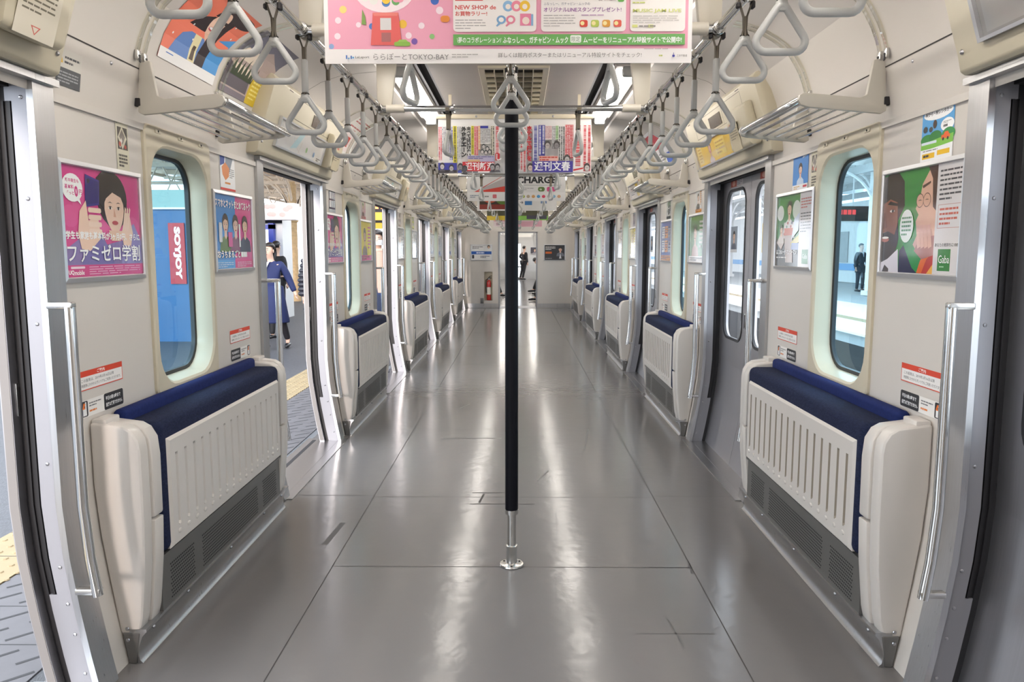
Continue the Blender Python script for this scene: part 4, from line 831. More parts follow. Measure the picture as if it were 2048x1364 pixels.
end_frame('dark advert with an orange box and a suited man, right half of far end wall', p, .90, 1.19)
t = thing('fire_extinguisher', 'red fire extinguisher in the niche of the far end wall', 'fire extinguisher', (-.722, YE + .055, .20))
b = MB(ink('#c0261e', 1)); b.lathe([(.050, 0), (.054, .01), (.054, .42), (.045, .47), (.020, .50)], n=20); b.build('cylinder', t, angle=.7)
b = MB(ink('#ece6dc')); b.lathe([(.0546, .14), (.0546, .32)], n=20); b.build('paper_label', t, angle=.7)
b = MB('rubber', 'satin'); b.lathe([(.02, .50), (.02, .54)], n=12, m='satin'); b.rbox(-.02, .07, -.012, .012, .54, .56, .004); b.tube([(0, 0, .565), (.03, 0, .59), (.075, 0, .60)], .008, 8); b.tube([(-.02, 0, .53), (-.07, -.02, .50), (-.075, -.02, .30), (-.066, -.02, .18)], .010, 8); b.build('valve', t)
b = MB('heater'); b.rbox(-.93, -.85, YE - .035, YE, .118, .25, .006); b.rbox(-.915, -.865, YE - .040, YE - .033, .14, .22, .004); tag(b.build('socket_box'), 'small grey socket box low on the far end wall', 'socket')

# ------------------------------------------------------------------ adverts hanging across the aisle
def hang(label, pr, y, z0=1.922, holder=True):
    t = thing('hanging_advert', label, 'hanging advert', (0, y, z0), -PI / 2)
    pr.build('sheet', t, thick=.003, loc=(.002, -pr.w / 2, 0)); h = MB('cream', 'screw'); w = pr.w / 2
    h.rbox(-.008, .012, -w - .012, w + .012, pr.h - .006, pr.h + .024, .003)
    for q in (-.25, .25): h.ball((.012, q * pr.w, pr.h + .010), (.003, .008, .008), 'screw', 10, 6)
    for q in (-.42, .42): h.box(-.004, .004, q * pr.w - .01, q * pr.w + .01, pr.h + .02, CEIL - z0)
    h.build('holder', t); return t
def ux(x): return (x - 663) / 705
def vy(y): return (120 - y) / 249.0
p = Print(1.03, .364, '#f3efee'); p.rect(ux(671), vy(93), ux(1360), 1, '#eda6bd')
random.seed(3)
for x, y, r, c in ((688, 69, 6, '#fbe6ee'), (729, 48, 5, '#fbe6ee'), (825, 68, 6, '#fbe6ee'), (885, 22, 7, '#fbe6ee'), (755, 51, 6, '#4a7cc8'), (814, 47, 8, '#eab93a'), (836, 79, 6, '#7a54a8'), (676, 88, 5, '#8fa8d4'), (876, 4, 8, '#3f66b8'), (700, 20, 7, '#f2d27a'), (690, 40, 6, '#fbe6ee'), (850, 50, 6, '#fbe6ee'), (870, 70, 5, '#8fc07a')): p.ell(ux(x), vy(y), r / 705, r / 249, c, 16)
p.ell(ux(780), vy(-16), 58 / 705, 42 / 249, '#fbe9ee', 28)
for i in range(26):
    a, q = random.uniform(0, 2 * PI), math.sqrt(random.random()); p.ell(ux(780 + 46 * q * math.cos(a)), vy(-16 + 32 * q * math.sin(a)), 8 / 705, 8 / 249, random.choice(['#f0c43c', '#d8504c', '#5a8cd0', '#7a54a8', '#f4f0ec', '#f0a0b8', '#68a860']), 14)
p.poly([(ux(757), vy(26)), (ux(806), vy(26)), (ux(812), vy(86)), (ux(752), vy(86))], '#e0605c'); p.poly([(ux(757), vy(26)), (ux(806), vy(26)), (ux(804), vy(32)), (ux(759), vy(32))], '#e88078'); p.rect(ux(771), vy(58), ux(792), vy(36), '#dcd8d8'); p.rect(ux(773), vy(80), ux(791), vy(63), '#a86464')
p.poly([(ux(735), vy(48)), (ux(737), vy(20)), (ux(742), vy(32)), (ux(744), vy(48))], '#7a9a4a'); p.rrect(ux(887), vy(44), ux(904), vy(32), .02, '#e08a3c'); p.rrect(ux(797), vy(88), ux(828), vy(80), .014, '#8ab84a'); p.poly([(ux(803), vy(80)), (ux(808), vy(76)), (ux(820), vy(76)), (ux(824), vy(80))], '#9cc45c')
for a, b in ((911, 1070), (1079, 1241), (1249, 1354)): p.rrect(ux(a), vy(62), ux(b), vy(-60), .03, '#f4efec')
p.rect(ux(915), vy(5), ux(968), vy(-4), '#cf4a44'); p.text('NEW SHOP de', ux(915), vy(21), .032, '#cf4a44', ux(993) - ux(915), .02); p.text('お買物ラリー!', ux(915), vy(33), .036, '#cf4a44', ux(976) - ux(915), .02); p.lines(ux(915), vy(58), ux(975), vy(38), 4, '#a8a4a4', .3)
for x, c in ((1016, '#8fb8dc'), (1032, '#e88aa0'), (1048, '#ecc040')): p.ell(ux(x), vy(15), 10 / 705, 10 / 249, c, 18); p.ell(ux(x), vy(16), 5 / 705, 5 / 249, '#f4e8e0', 12)
for x, c in ((1003, '#7aa4cc'), (1021, '#e0849c')): p.ell(ux(x), vy(40), 9 / 705, 8 / 249, c, 16); p.ell(ux(x), vy(40), 5 / 705, 4.5 / 249, '#f4efec', 12); p.poly([(ux(x - 10), vy(51)), (ux(x - 4), vy(44)), (ux(x), vy(47)), (ux(x - 8), vy(53))], c)
p.rect(ux(1042), vy(51), ux(1064), vy(30), '#8ab0d8'); p.rect(ux(1039), vy(51), ux(1060), vy(29), '#e487a4'); p.ell(ux(1050), vy(42), 7 / 705, 7 / 249, '#f2e0d4', 12)
p.rect(ux(1084), vy(4), ux(1136), vy(-4), '#a06ab0'); p.text('& mall', ux(1188), vy(6), .028, '#8a8484', ux(1220) - ux(1188), .0); p.rrect(ux(1225), vy(8), ux(1237), vy(-2), .012, '#6cb054'); p.text('ふなっしー、ガチャピン・ムックの', ux(1084), vy(14), .022, '#77748a', ux(1172) - ux(1084), .0); p.text('オリジナルLINEスタンププレゼント!', ux(1084), vy(26), .034, '#8a4a96', ux(1232) - ux(1084), .01); p.lines(ux(1084), vy(54), ux(1146), vy(30), 5, '#b0acac', .28); p.lines(ux(1156), vy(34), ux(1230), vy(30), 1, '#b890b8', .4)
for i, c in enumerate(('#d84a3c', '#b8c85a', '#d89a3c', '#d85a4c')): p.rrect(ux(1153 + i * 21.5), vy(54), ux(1168 + i * 21.5), vy(41), .014, c); p.ell(ux(1158 + i * 21.5), vy(47), 4 / 705, 4 / 249, '#f0e0a0', 10)
p.rect(ux(1253), vy(4), ux(1281), vy(-4), '#c8d45a'); p.rrect(ux(1325), vy(3), ux(1349), vy(-6), .012, '#9cc4e0'); p.lines(ux(1253), vy(12), ux(1294), vy(7), 1, '#c4cc7a', .5); p.text('MUSIC JAM LIVE', ux(1254), vy(29), .032, '#cdd476', ux(1346) - ux(1254), .02); p.lines(ux(1254), vy(48), ux(1344), vy(32), 4, '#b8b4b0', .28); p.rect(ux(1253), vy(55), ux(1263), vy(50), '#dce08a'); p.rect(ux(1283), vy(55), ux(1293), vy(50), '#dce08a'); p.lines(ux(1266), vy(55), ux(1321), vy(50), 1, '#8a8684', .5)
p.rect(ux(911), vy(87), ux(1354), vy(67), '#69aa59'); p.text('\\夢のコラボレーション/', ux(918), vy(83), .044, '#ffffff', ux(1003) - ux(918), .01); p.text('ふなっしー、ガチャピン・ムック', ux(1006), vy(84), .050, '#ffffff', ux(1131) - ux(1006), .02); p.rrect(ux(1135), vy(83), ux(1156), vy(69), .012, '#eef4ea'); p.text('限定', ux(1137), vy(81), .038, '#7a8a7a', ux(1154) - ux(1137), .0); p.text('ムービーをリニューアル特設サイトで公開中!', ux(1160), vy(83.5), .046, '#ffffff', ux(1348) - ux(1160), .02)
p.text('ららぽーとTOKYO-BAY', ux(757), vy(114), .050, '#6a6866', ux(902) - ux(757), -.004); p.rect(ux(704), vy(112), ux(706.5), vy(105), '#3a70c0'); p.rect(ux(713), vy(112), ux(715.5), vy(106), '#3a70c0'); p.ell(ux(709.5), vy(111), 1.6 / 705, 1.6 / 249, '#5aa8d8', 8); p.ell(ux(718), vy(109.5), 1.8 / 705, 1.8 / 249, '#5aa8d8', 8); p.text('LaLaport', ux(722), vy(112), .022, '#4a4846', ux(749) - ux(722), .01); p.lines(ux(908), vy(111), ux(962), vy(102), 2, '#9a9694', .3)
p.text('詳しくは館内ポスターまたはリニューアル特設サイトをチェック!', ux(997), vy(110), .036, '#6f6c6a', ux(1272) - ux(997), .0); p.lines(ux(1305), vy(109), ux(1326), vy(105), 1, '#b4bc6a', .7); p.ell(ux(1333), vy(107.5), 2.6 / 705, 2.6 / 249, '#3a3a9a', 10); p.poly([(ux(1332), vy(104)), (ux(1334), vy(104)), (ux(1333), vy(101))], '#3a3a9a'); p.text('三井不動産', ux(1339), vy(109.5), .018, '#5a5856', ux(1359) - ux(1339), .0); p.lines(ux(1276), vy(96), ux(1358), vy(93.5), 1, '#bab6b4', .5)
hang('pink and white advert hanging across the aisle right in front, top cut off', p, 2.22)
# magazine advert
def mx(x): return (x - 130) / 1660
def my(y): return (660 - y) / 535 * .86
p = Print(1.03, .364, '#ecebea'); random.seed(11)
p.rect(0, 0, 1, my(125), '#ecebea'); R_, B_, K_ = '#c9313a', '#3b3f9e', '#1f1f22'
def col(x0, x1, y0, y1, bg, fg, n=1): p.rect(mx(x0), my(y1), mx(x1), my(y0), bg); w = (x1 - x0) / n; [[p.rect(mx(x0 + w * i + w * .22), my(y + h), mx(x0 + w * i + w * .78), my(y), fg) for y, h in [(yy, random.uniform(7, 14)) for yy in range(int(y0) + 8, int(y1) - 14, 17)]] for i in range(n)]
col(132, 172, 130, 520, '#e6d2d6', R_, 2); col(250, 292, 130, 520, '#e9e7ee', B_, 2); col(172, 250, 130, 430, '#efedf0', '#55555c', 5); col(293, 333, 128, 545, '#ded43a', '#55502a'); col(335, 385, 130, 480, '#ecebea', '#66666c', 3); p.vtext('外食チェーン', mx(383), my(136), .094, K_, .06, .98); p.vtext('食べてはいけない', mx(442), my(136), .073, K_, .05, .95)
col(492, 520, 128, 450, '#ded43a', '#6a6430'); col(522, 566, 130, 460, '#eebfc2', R_, 2); col(568, 588, 130, 400, '#e8a45a', '#f6eee0'); col(590, 700, 160, 330, '#eceaea', '#7a787c', 7); col(702, 742, 130, 460, '#efe9d8', K_, 2); col(746, 800, 130, 520, '#f0e4e4', R_, 1); p.rect(mx(590), my(158), mx(675), my(130), B_)
for x, y in ((625, 360), (665, 385), (610, 420), (690, 420), (650, 430)): p.ell(mx(x), my(y), .013, .045, '#3a3a3e', 12); p.ell(mx(x), my(y + 4), .009, .032, '#cfc8c6', 12)
p.rect(mx(450), my(535), mx(740), my(465), '#b5aecb'); p.rect(mx(452), my(535), mx(585), my(508), '#d8b48c'); p.lines(mx(460), my(505), mx(735), my(468), 2, '#6a6490', .5)
p.rect(mx(395), my(640), mx(740), my(533), R_); p.text('週刊新潮', mx(425), my(628), .145, '#ffffff', mx(735) - mx(425), .02); p.rect(mx(395), my(657), mx(690), my(640), '#f2efee'); p.lines(mx(405), my(656), mx(680), my(641), 1, '#33333a', .8)
p.rect(mx(132), my(660), mx(333), my(545), B_); p.rect(mx(132), my(660), mx(333), my(625), '#3a3438')
for x, y, c in ((275, 600, '#b9b6b8'), (175, 580, '#c8c4c4'), (372, 585, '#8a888c'), (420, 610, '#55545a'), (720, 590, '#a8a4a6'), (775, 590, '#b4b0b2')): p.ell(mx(x), my(y), .017, .062, '#3c3a3e', 14); p.ell(mx(x), my(y + 10), .013, .044, c, 14); p.poly([(mx(x - 34), my(y + 62)), (mx(x - 18), my(y + 36)), (mx(x + 18), my(y + 36)), (mx(x + 34), my(y + 62))], '#5a585e'); p.rect(mx(x - 10), my(y + 14), mx(x + 10), my(y + 10), '#6a6668')
p.rect(mx(345), my(660), mx(385), my(630), '#4a58b0'); p.rect(mx(752), my(520), mx(800), my(440), R_); p.vtext('し', mx(755), my(440), .12, '#ffffff', .03)
p.rect(mx(870), 0, mx(880), my(125), '#d6d4d2')
col(884, 1020, 130, 640, '#eeeceb', '#77757a', 6); col(1020, 1050, 130, 640, '#f0e6e6', R_, 1); col(1050, 1088, 150, 650, '#f2e8e8', R_, 1); p.vtext('ホテルで関係を', mx(1092), my(134), .092, R_, .06, .98)
col(1157, 1215, 128, 525, '#e6e6ee', B_, 1); col(1217, 1288, 128, 470, '#3b3f9e', '#e8e8f2', 2); col(1290, 1360, 135, 290, '#efdfe0', '#b8707a', 5); col(1362, 1400, 135, 400, '#ecebea', '#77757a', 3); col(1402, 1432, 135, 290, '#bcd8ac', '#6a8a60', 2); col(1434, 1500, 140, 520, '#ecebea', K_, 3); col(1504, 1592, 128, 500, '#cf4048', '#f4dcdc', 5); col(1594, 1690, 128, 600, '#f2eeee', R_, 1); col(1692, 1785, 128, 660, '#f4e4e4', R_, 2)
p.rect(mx(1225), my(535), mx(1430), my(475), '#e8b8b0'); p.lines(mx(1230), my(533), mx(1425), my(478), 2, '#c85a50', .6)
for x, y, c in ((1315, 350, '#b8b0ae'), (1412, 350, '#8a8688'), (1130, 600, '#d8bfb4'), (1525, 505, '#c0bcbc'), (1740, 600, '#cbc4c2')): p.ell(mx(x), my(y), .020, .074, '#4a4645', 14); p.ell(mx(x), my(y + 12), .015, .052, c, 14); p.rect(mx(x - 14), my(y + 12), mx(x + 14), my(y + 7), '#77706e')
p.rect(mx(1152), my(658), mx(1588), my(533), '#4a3f9c'); p.text('週刊文春', mx(1172), my(642), .170, '#ffffff', mx(1560) - mx(1172), .02); p.rect(mx(1590), my(660), mx(1700), my(600), '#f2efee'); p.poly([(mx(1592), my(645)), (mx(1592), my(625)), (mx(1698), my(605)), (mx(1698), my(622))], R_)
hang('crowded magazine advert with red and blue banners hanging behind the pole', p, 5.25)
p = Print(1.03, .364, '#e9e7e5'); p.poly([(.08, .28), (.44, .72), (.44, .44)], '#bdb6b6'); p.poly([(.06, .26), (.46, .46), (.46, .26)], '#dd4436'); p.poly([(.08, .27), (.38, .74), (.385, .74), (.10, .27)], '#c83a34'); p.text('CHARGE', .505, .50, .20, '#222226', .40, .04); p.rect(.5, .445, .96, .451, '#55555a'); p.lines(.52, .30, .68, .38, 2, '#99979a', .4); p.rrect(.72, .27, .79, .40, .06, '#5e7a3c'); p.rrect(.81, .27, .90, .40, .04, '#d64f88'); p.text('→', .735, .30, .06, '#ffffff')
p.rect(.0, 0, 1, .245, '#f3f1ef'); p.lines(.03, .09, .12, .18, 2, '#7a8aa0', .5); p.rrect(.26, .08, .30, .19, .02, '#d8707a'); p.lines(.18, .09, .25, .17, 1, '#888888')
for i, c in enumerate(('#a8b83a', '#b8a890', '#d8a060', '#4a9ad0', '#d03a58', '#c8c4c0', '#8ab8d8', '#e0b088')): p.ell(.57 + .052 * i, .13, .018, .045, c, 10)
hang('white advert with a red wedge and the word CHARGE hanging beyond the magazines', p, 8.1)
p = Print(1.03, .364, '#efedea'); p.rect(.03, .05, .50, .9, '#3a2a1c'); p.ell(.16, .55, .11, .28, '#c8502c'); p.ell(.34, .5, .12, .3, '#5a7a2c'); p.rect(.03, .05, .5, .22, '#8a2c20'); p.text('→', .54, .24, .10, '#333338'); p.rect(.60, .20, .69, .44, '#3a7ab8'); p.lines(.55, .55, .95, .85, 3, '#a8a6a4'); p.lines(.80, .24, .93, .38, 1, '#6a8ab8', .8)
hang('advert of dark food pictures on the left, white on the right, far down the aisle', p, 10.0)
p = Print(1.03, .364, '#7ab04a'); p.rect(0, .2, 1, .62, '#4a4a34'); p.lines(.35, .32, .85, .52, 1, '#f0efe6', .7); p.rect(.0, .0, .3, .2, '#c8b030'); p.rect(.65, .05, .98, .22, '#3c3a48')
hang('green and dark brown advert with white lettering, fifth along the aisle', p, 13.0)
p = Print(1.03, .364, '#eab4c4'); p.ell(.6, .72, .2, .3, '#6cae44'); p.poly([(.5, .3), (.75, .7), (.95, .3)], '#f0d4dc'); p.rect(0, 0, .25, .3, '#f4e4e8'); p.lines(.05, .08, .22, .24, 2, '#a06a78')
hang('pale pink and green advert hanging farthest down the aisle', p, 16.4)

# ------------------------------------------------------------------ the next carriage, seen through the gangway
M['bench'] = mat('bench_fabric', (.03, .05, .14), .9); M['nwall'] = mat('next_wall', (.66, .65, .63), .4)
def next_car():
    y0, y1 = YE + .12, 38.6; b = MB('nwall', 'floor', 'ceil', 'alu', 'dark', 'steel')
    b.box(-.52, .52, y0, y0 + .75, -.05, .0, 'floor'); b.box(-1.45, 1.45, y0 + .75, y1, -.05, 0, 'floor'); 
    for s in (-1, 1): b.box(*sorted((s * .46, s * .50)), y0, y0 + .75, 0, 1.9); b.box(*sorted((s * .50, s * 1.45)), y0 + .74, y0 + .78, 0, 2.45)
    b.box(-.5, .5, y0, y0 + .75, 1.88, 1.92); b.box(-.5, .5, y0 + .74, y0 + .78, 1.88, 2.45); b.box(-1.45, 1.45, y0 + .75, y1, 2.36, 2.42, 'ceil')
    for s in (-1, 1):
        b.box(*sorted((s * 1.39, s * 1.45)), y0 + .75, y1, 0, .85); b.box(*sorted((s * 1.33, s * 1.45)), y0 + .75, y1, 1.72, 2.4)
        for k in range(8): a = y0 + .75 + 2.4 * k; b.box(*sorted((s * 1.39, s * 1.45)), a, a + .9, .85, 1.75)
    b.box(-1.45, -.42, y1, y1 + .06, 0, 2.4); b.box(.10, 1.45, y1, y1 + .06, 0, 2.4); b.box(-.42, .10, y1, y1 + .06, 1.78, 2.4); b.box(-.45, .12, y1 - .02, y1, .60, .66, 'steel'); b.box(-.42, .10, y1, y1 + .05, 0, .12)
    struct(b.build('next_carriage', smooth=False))
    for s, nm in SIDES:
        for k in range(3):
            a = y0 + 1.2 + 6 * k; t = thing('bench_seat', 'long blue bench seat on the %s of the next carriage, %s from the gangway' % (nm, NTH[k]), 'bench', (s * 1.385, a, 0), group='benches of the next carriage')
            m = MB('bench'); m.rbox(*sorted((0, -s * .45)), 0, 4.6, .30, .44, .03); m.build('cushion', t); m = MB('bench'); m.rbox(*sorted((0, -s * .08)), 0, 4.6, .46, .86, .03); m.build('backrest', t); m = MB('nwall'); m.rbox(*sorted((0, -s * .46)), -.05, 0, .1, 1.15, .02); m.build('end_panel', t)
        m = MB('lamp'); m.box(s * .62 - .03, s * .62 + .03, y0 + 1, y1 - .5, 2.325, 2.345); tag(m.build('light_strip', smooth=False), 'long lit strip on the %s of the ceiling in the next carriage' % nm, 'ceiling lamp')
        m = MB('chrome'); m.tube([(s * XB, y0 + .9, 2.1), (s * XB, y1 - .2, 2.1)], .016, 8); tag(m.build('overhead_rail'), 'strap rail on the %s of the next carriage' % nm, 'handrail')
        for k in range(14): strap(True, (s * XB, y0 + 1.2 + .5 * k, 2.1), 0, 'hand strap on the %s rail of the next carriage' % nm, 'straps of the next carriage, %s' % nm)
    for k, (c, a) in enumerate((('#eceaf0', '#d8a8b8'), ('#e8e8e2', '#7ab04a'), ('#efece6', '#c8b89a'))): pr = Print(1.0, .36, c); pr.lines(.05, .2, .95, .8, 3, a); hang('pale advert hanging in the next carriage, %s from the gangway' % NTH[k], pr, y0 + 3 + 4 * k, 1.96)
    pr = pr_misc(.5, .36, 77, '#4a4650', '#77707c', '#d8d4d0'); t = framed('poster', 'dark framed poster on the right end wall inside the next carriage', pr, -1, 0, 1.25); t.location = (.85, y1 - .003, 1.25); t.rotation_euler.z = -PI / 2
next_car()

# ------------------------------------------------------------------ platform side (left)
M['asphalt'] = mat('asphalt', (.085, .088, .10), .55, noise=.35, nscale=30, bump=.3, bscale=90)
M['rubtile'] = mat('ribbed_tile', (.13, .125, .135), .6, noise=.15, nscale=9); M['groove'] = mat('tile_groove', (.035, .035, .038), .7)
M['tactile'] = mat('tactile_yellow', (.34, .26, .15), .7, noise=.15, nscale=10)
M['beam'] = mat('old_cream_steel', (.74, .60, .46), .55, noise=.2, nscale=6); M['roofp'] = mat('platform_roof', (.60, .50, .40), .7, noise=.2, nscale=3)
M['kblue'] = mat('blue_booth', (.020, .105, .25), .45, noise=.08, nscale=4); M['kpale'] = mat('pale_green_band', (.26, .40, .37), .5); M['white'] = mat('white_paint', (.80, .80, .80), .5)
M['vblue'] = mat('machine_blue', (.03, .06, .42), .35); M['tan'] = mat('tan_column', (.55, .38, .20), .6, noise=.35, nscale=14)
ZP = -.03
b = MB('asphalt', 'rubtile'); b.box(-16, -2.56, -12, 60, -1.2, ZP); b.box(-2.20, -1.60, -12, 60, -1.2, ZP); b.box(-2.56, -2.20, -12, 60, -1.2, ZP - .001, 'rubtile'); struct(b.build('platform_left', smooth=False))
b = MB('rubtile', 'groove'); y = -1.0; i = 0
b.box(-2.19, -1.605, -1, 20, ZP, ZP + .006)
while y < 19.5:
    b.add([(-2.19, y, ZP + .0065), (-1.605, y, ZP + .0065), (-1.605, y + .006, ZP + .0065), (-2.19, y + .006, ZP + .0065)], [(0, 1, 2, 3)], 'groove')
    for c in range(4):
        for d in range(2):
            x = -2.165 + .145 * c; yy = y + .03 + .14 * d; a0, a1 = (x + .02, yy), (x + .115, yy + .095); n = Vector((-1, 1)).normalized() * .007
            b.add([(a0[0] + n.x, a0[1] + n.y, ZP + .007), (a1[0] + n.x, a1[1] + n.y, ZP + .007), (a1[0] - n.x, a1[1] - n.y, ZP + .007), (a0[0] - n.x, a0[1] - n.y, ZP + .007)], [(0, 1, 2, 3)], 'groove')
    y += .30
struct(b.build('platform_edge_tiles', smooth=False))
b = MB('tactile', 'groove'); b.box(-2.55, -2.20, -1, 20, ZP, ZP + .008)
y = -.5
while y < 14:
    b.add([(-2.55, y, ZP + .0085), (-2.20, y, ZP + .0085), (-2.20, y + .005, ZP + .0085), (-2.55, y + .005, ZP + .0085)], [(0, 1, 2, 3)], 'groove')
    for r in range(5):
        for c in range(4): x = -2.52 + .078 * r + .01; yy = y + .045 + .075 * c; b.lathe([(.016, 0), (.012, .005)], (x, yy, ZP + .008), 8)
    y += .30
struct(b.build('tactile_paving', smooth=False))
def roof_left():
    r = MB('roofp', 'beam'); r.box(-13, -2.4, 9, 60, 4.25, 4.35)
    for k in range(18): r.box(-13, -2.4, 9 + 2.6 * k, 9.1 + 2.6 * k, 4.10, 4.25, 'beam')
    for k in range(6): x = -12.6 + 2 * k; r.box(x, x + .1, 9, 60, 4.0, 4.1, 'beam')
    struct(r.build('platform_roof_left', smooth=False))
    for i, y in enumerate((13.5, 17.5, 22.0, 27.0, 33.0)):
        t = thing('roof_truss', 'cream steel lattice truss under the platform roof, %s from the train' % NTH[i], 'truss', (-7.4, y, 3.3)); m = MB('beam')
        m.box(-5, 5, -.05, .05, .0, .09); m.box(-5, 5, -.05, .05, .62, .71)
        for k in range(16):
            x = -5 + .625 * k; m.tube([(x, 0, .05), (x + .3125, 0, .66)], .025, 6); m.tube([(x + .3125, 0, .66), (x + .625, 0, .05)], .025, 6)
        m.build('lattice', t)
    for i, (x, y) in enumerate(((-6.45, 22.0), (-6.6, 27.0), (-6.3, 33.0))):
        t = thing('platform_column', 'tan riveted roof column on the platform, %s from the train' % NTH[i], 'column', (x, y, ZP)); m = MB('tan'); m.lathe([(.16, 0), (.16, .2), (.11, .24), (.11, 2.25), (.15, 2.28), (.15, 2.38), (.11, 2.4), (.11, 3.4)], n=16); m.build('shaft', t, angle=.5)
        m = MB('beam')
        for s in (-1, 1):
            for rr_ in (1.25, 1.05): m.tube([(s * (.1 + rr_ * (1 - math.cos(a * PI / 16))), 0, 2.45 + rr_ * math.sin(a * PI / 16)) for a in range(9)], .04, 6)
            m.tube([(0, s * (.1 + 1.2 * (1 - math.cos(a * PI / 16))), 2.45 + 1.2 * math.sin(a * PI / 16)) if False else (0, s * 1.2 * (1 - math.cos(a * PI / 16)), 2.45 + 1.2 * math.sin(a * PI / 16)) for a in range(9)], .04, 6)
        m.build('arched_bracket', t)
    for i, y in enumerate((13, 19, 25)):
        m = MB('lamp'); m.box(-5.3, -5.2, y, y + 1.2, 3.05, 3.10); m.box(-5.26, -5.24, y + .2, y + .22, 3.1, 4.25, 'beam'); m.box(-5.26, -5.24, y + 1, y + 1.02, 3.1, 4.25, 'beam'); tag(m.build('platform_lamp', smooth=False), 'lit tube under the platform roof, %s from the train' % NTH[i], 'lamp')
roof_left()
t = thing('kiosk', 'blue booth with a pale green top and a red sign behind the nearest left window', 'kiosk', (-5.9, 12, ZP))
b = MB('kblue', 'white', 'hole'); b.box(-1.3, 1.1, 0, 1.1, 0, 2.10); b.box(-.62, -.60, -.006, 0, .05, 1.62, 'white'); b.box(-.62, .02, -.006, 0, 1.60, 1.62, 'white'); b.box(-.004, .002, -.003, 0, 0, 2.1, 'hole'); b.box(-.01, .02, -.012, 0, .25, .45, 'white'); b.build('booth_wall', t, smooth=False)
b = MB('kpale', 'white'); b.box(-1.33, 1.13, -.04, 1.14, 2.10, 2.38); b.box(-1.34, 1.14, -.05, 1.15, 2.08, 2.11, 'white'); b.build('top_band', t, smooth=False)
p = Print(.24, .95, '#b5202c'); p.text('SOYJOY', .18, .97, .16, '#ffffff', .93, .05) if False else None
p = Print(.25, .95, '#b5202c'); p.text('SOYJOY', .25, .94, .13, '#f6f2f2', 3.3, .06, rot=1); o = p.build('sign', t, thick=.02, back='#9a1a24', loc=(.44, -.03, .92), rz=-PI / 2)
t = thing('shop_front', 'shop front with a white canopy sign and a blue framed panel on the platform', 'shop', (-5.35, 16.0, ZP))
b = MB('white', 'vblue', 'dark'); b.box(-1.2, .36, .25, .9, 0, 2.2); b.box(-1.2, .36, .235, .25, 2.02, 2.10, 'dark'); b.box(.10, .21, .12, .26, 0, 2.02, 'vblue'); b.box(-1.2, .21, .12, .26, 1.90, 1.99, 'vblue'); b.build('front', t, smooth=False)
b = MB(ink('#f2eaea'), ink('#e8b8b4')); b.box(-1.3, .74, -.15, .25, 2.08, 2.42)
random.seed(5)
for i in range(16): x = random.uniform(-1.2, .68); b.ball((x, -.15, random.uniform(2.16, 2.36)), (.07, .004, .05), 1, 8, 5)
b.build('canopy_sign', t, smooth=False); b = MB(mat('lit_panel', (.9, .93, 1), .3, emit=1.6), ink('#c8d4ec')); b.box(-1.1, .09, .22, .245, .5, 1.88); b.build('lit_panel', t, smooth=False)
for i, (x, y, w) in enumerate(((-2.58, 13.9, 1.1), (-3.2, 19.0, 1.3))):
    t = thing('departure_board', '%s' % ('dark departure board with orange rows above a yellow strip, over the platform' if i == 0 else 'second departure board farther along the platform, orange rows'), 'sign', (x, y, 2.10)); b = MB('dark', ink('#e8b820')); b.box(-w / 2, w / 2, 0, .2, 0, .34); b.box(-w / 2, w / 2, -.01, .2, -.14, 0, 1); b.box(-.02, .02, .08, .12, .34, 2.15, 'dark'); b.build('case', t, smooth=False)
    b = MB(mat('orange_leds', (.9, .2, .05), .4, emit=1.5)); [b.box(-w / 2 + .06 + .2 * q, -w / 2 + .22 + .2 * q, -.004, 0, z, z + .09) for q in range(int(w / .22)) for z in (.06, .19)]; b.build('led_rows', t, smooth=False)

# ------------------------------------------------------------------ track and opposite platform (right)
M['ballast'] = mat('ballast', (.68, .66, .62), .9, noise=.4, nscale=60, bump=.6, bscale=50); M['railm'] = mat('rail_steel', (.30, .26, .24), .4, .7); M['conc'] = mat('pale_concrete', (.84, .84, .83), .7, noise=.08, nscale=4); M['conc2'] = mat('grey_and_platform_shade', (.42, .43, .44), .6, noise=.1, nscale=5)
b = MB('ballast'); b.box(1.5, 60, -12, 90, -1.5, -1.15); struct(b.build('track_bed', smooth=False))
for i, (x, n) in enumerate(((2.75, 'near'), (3.85, 'far'))): b = MB('railm'); b.box(x - .035, x + .035, -12, 90, -1.12, -1.0); b.box(x - .06, x + .06, -12, 90, -1.15, -1.12); tag(b.build('rail', smooth=False), '%s rail of the track outside the right windows' % n, 'rail')
b = MB('ballast', 'conc'); [b.box(2.1, 4.5, -4 + .75 * k, -3.78 + .75 * k, -1.15, -1.11, 'conc') for k in range(80)]; struct(b.build('sleepers', smooth=False))
b = MB('conc2', 'conc', 'tactile', 'dark'); b.box(6.0, 30, -12, 90, -.25, -.02); b.box(5.9, 9.2, -12, 90, -.05, -.005, 'conc'); b.box(6.0, 6.2, -12, 90, -1.15, -.25, 'dark'); b.box(6.9, 7.2, -12, 90, -.005, .0, 'tactile'); struct(b.build('platform_right', smooth=False))  # greyer surface behind the bright edge strip is shade painted as colour
b = MB('conc', ink('#5a9ad0'), 'conc2'); b.box(15.0, 15.3, 8, 90, 0, 3.6); b.box(14.96, 15.0, 8, 90, .55, .85, 1); [b.box(14.95, 15.0, 10 + 5 * k, 11 + 5 * k, .9, 2.3, 'conc2') for k in range(14)]; struct(b.build('station_wall', smooth=False))
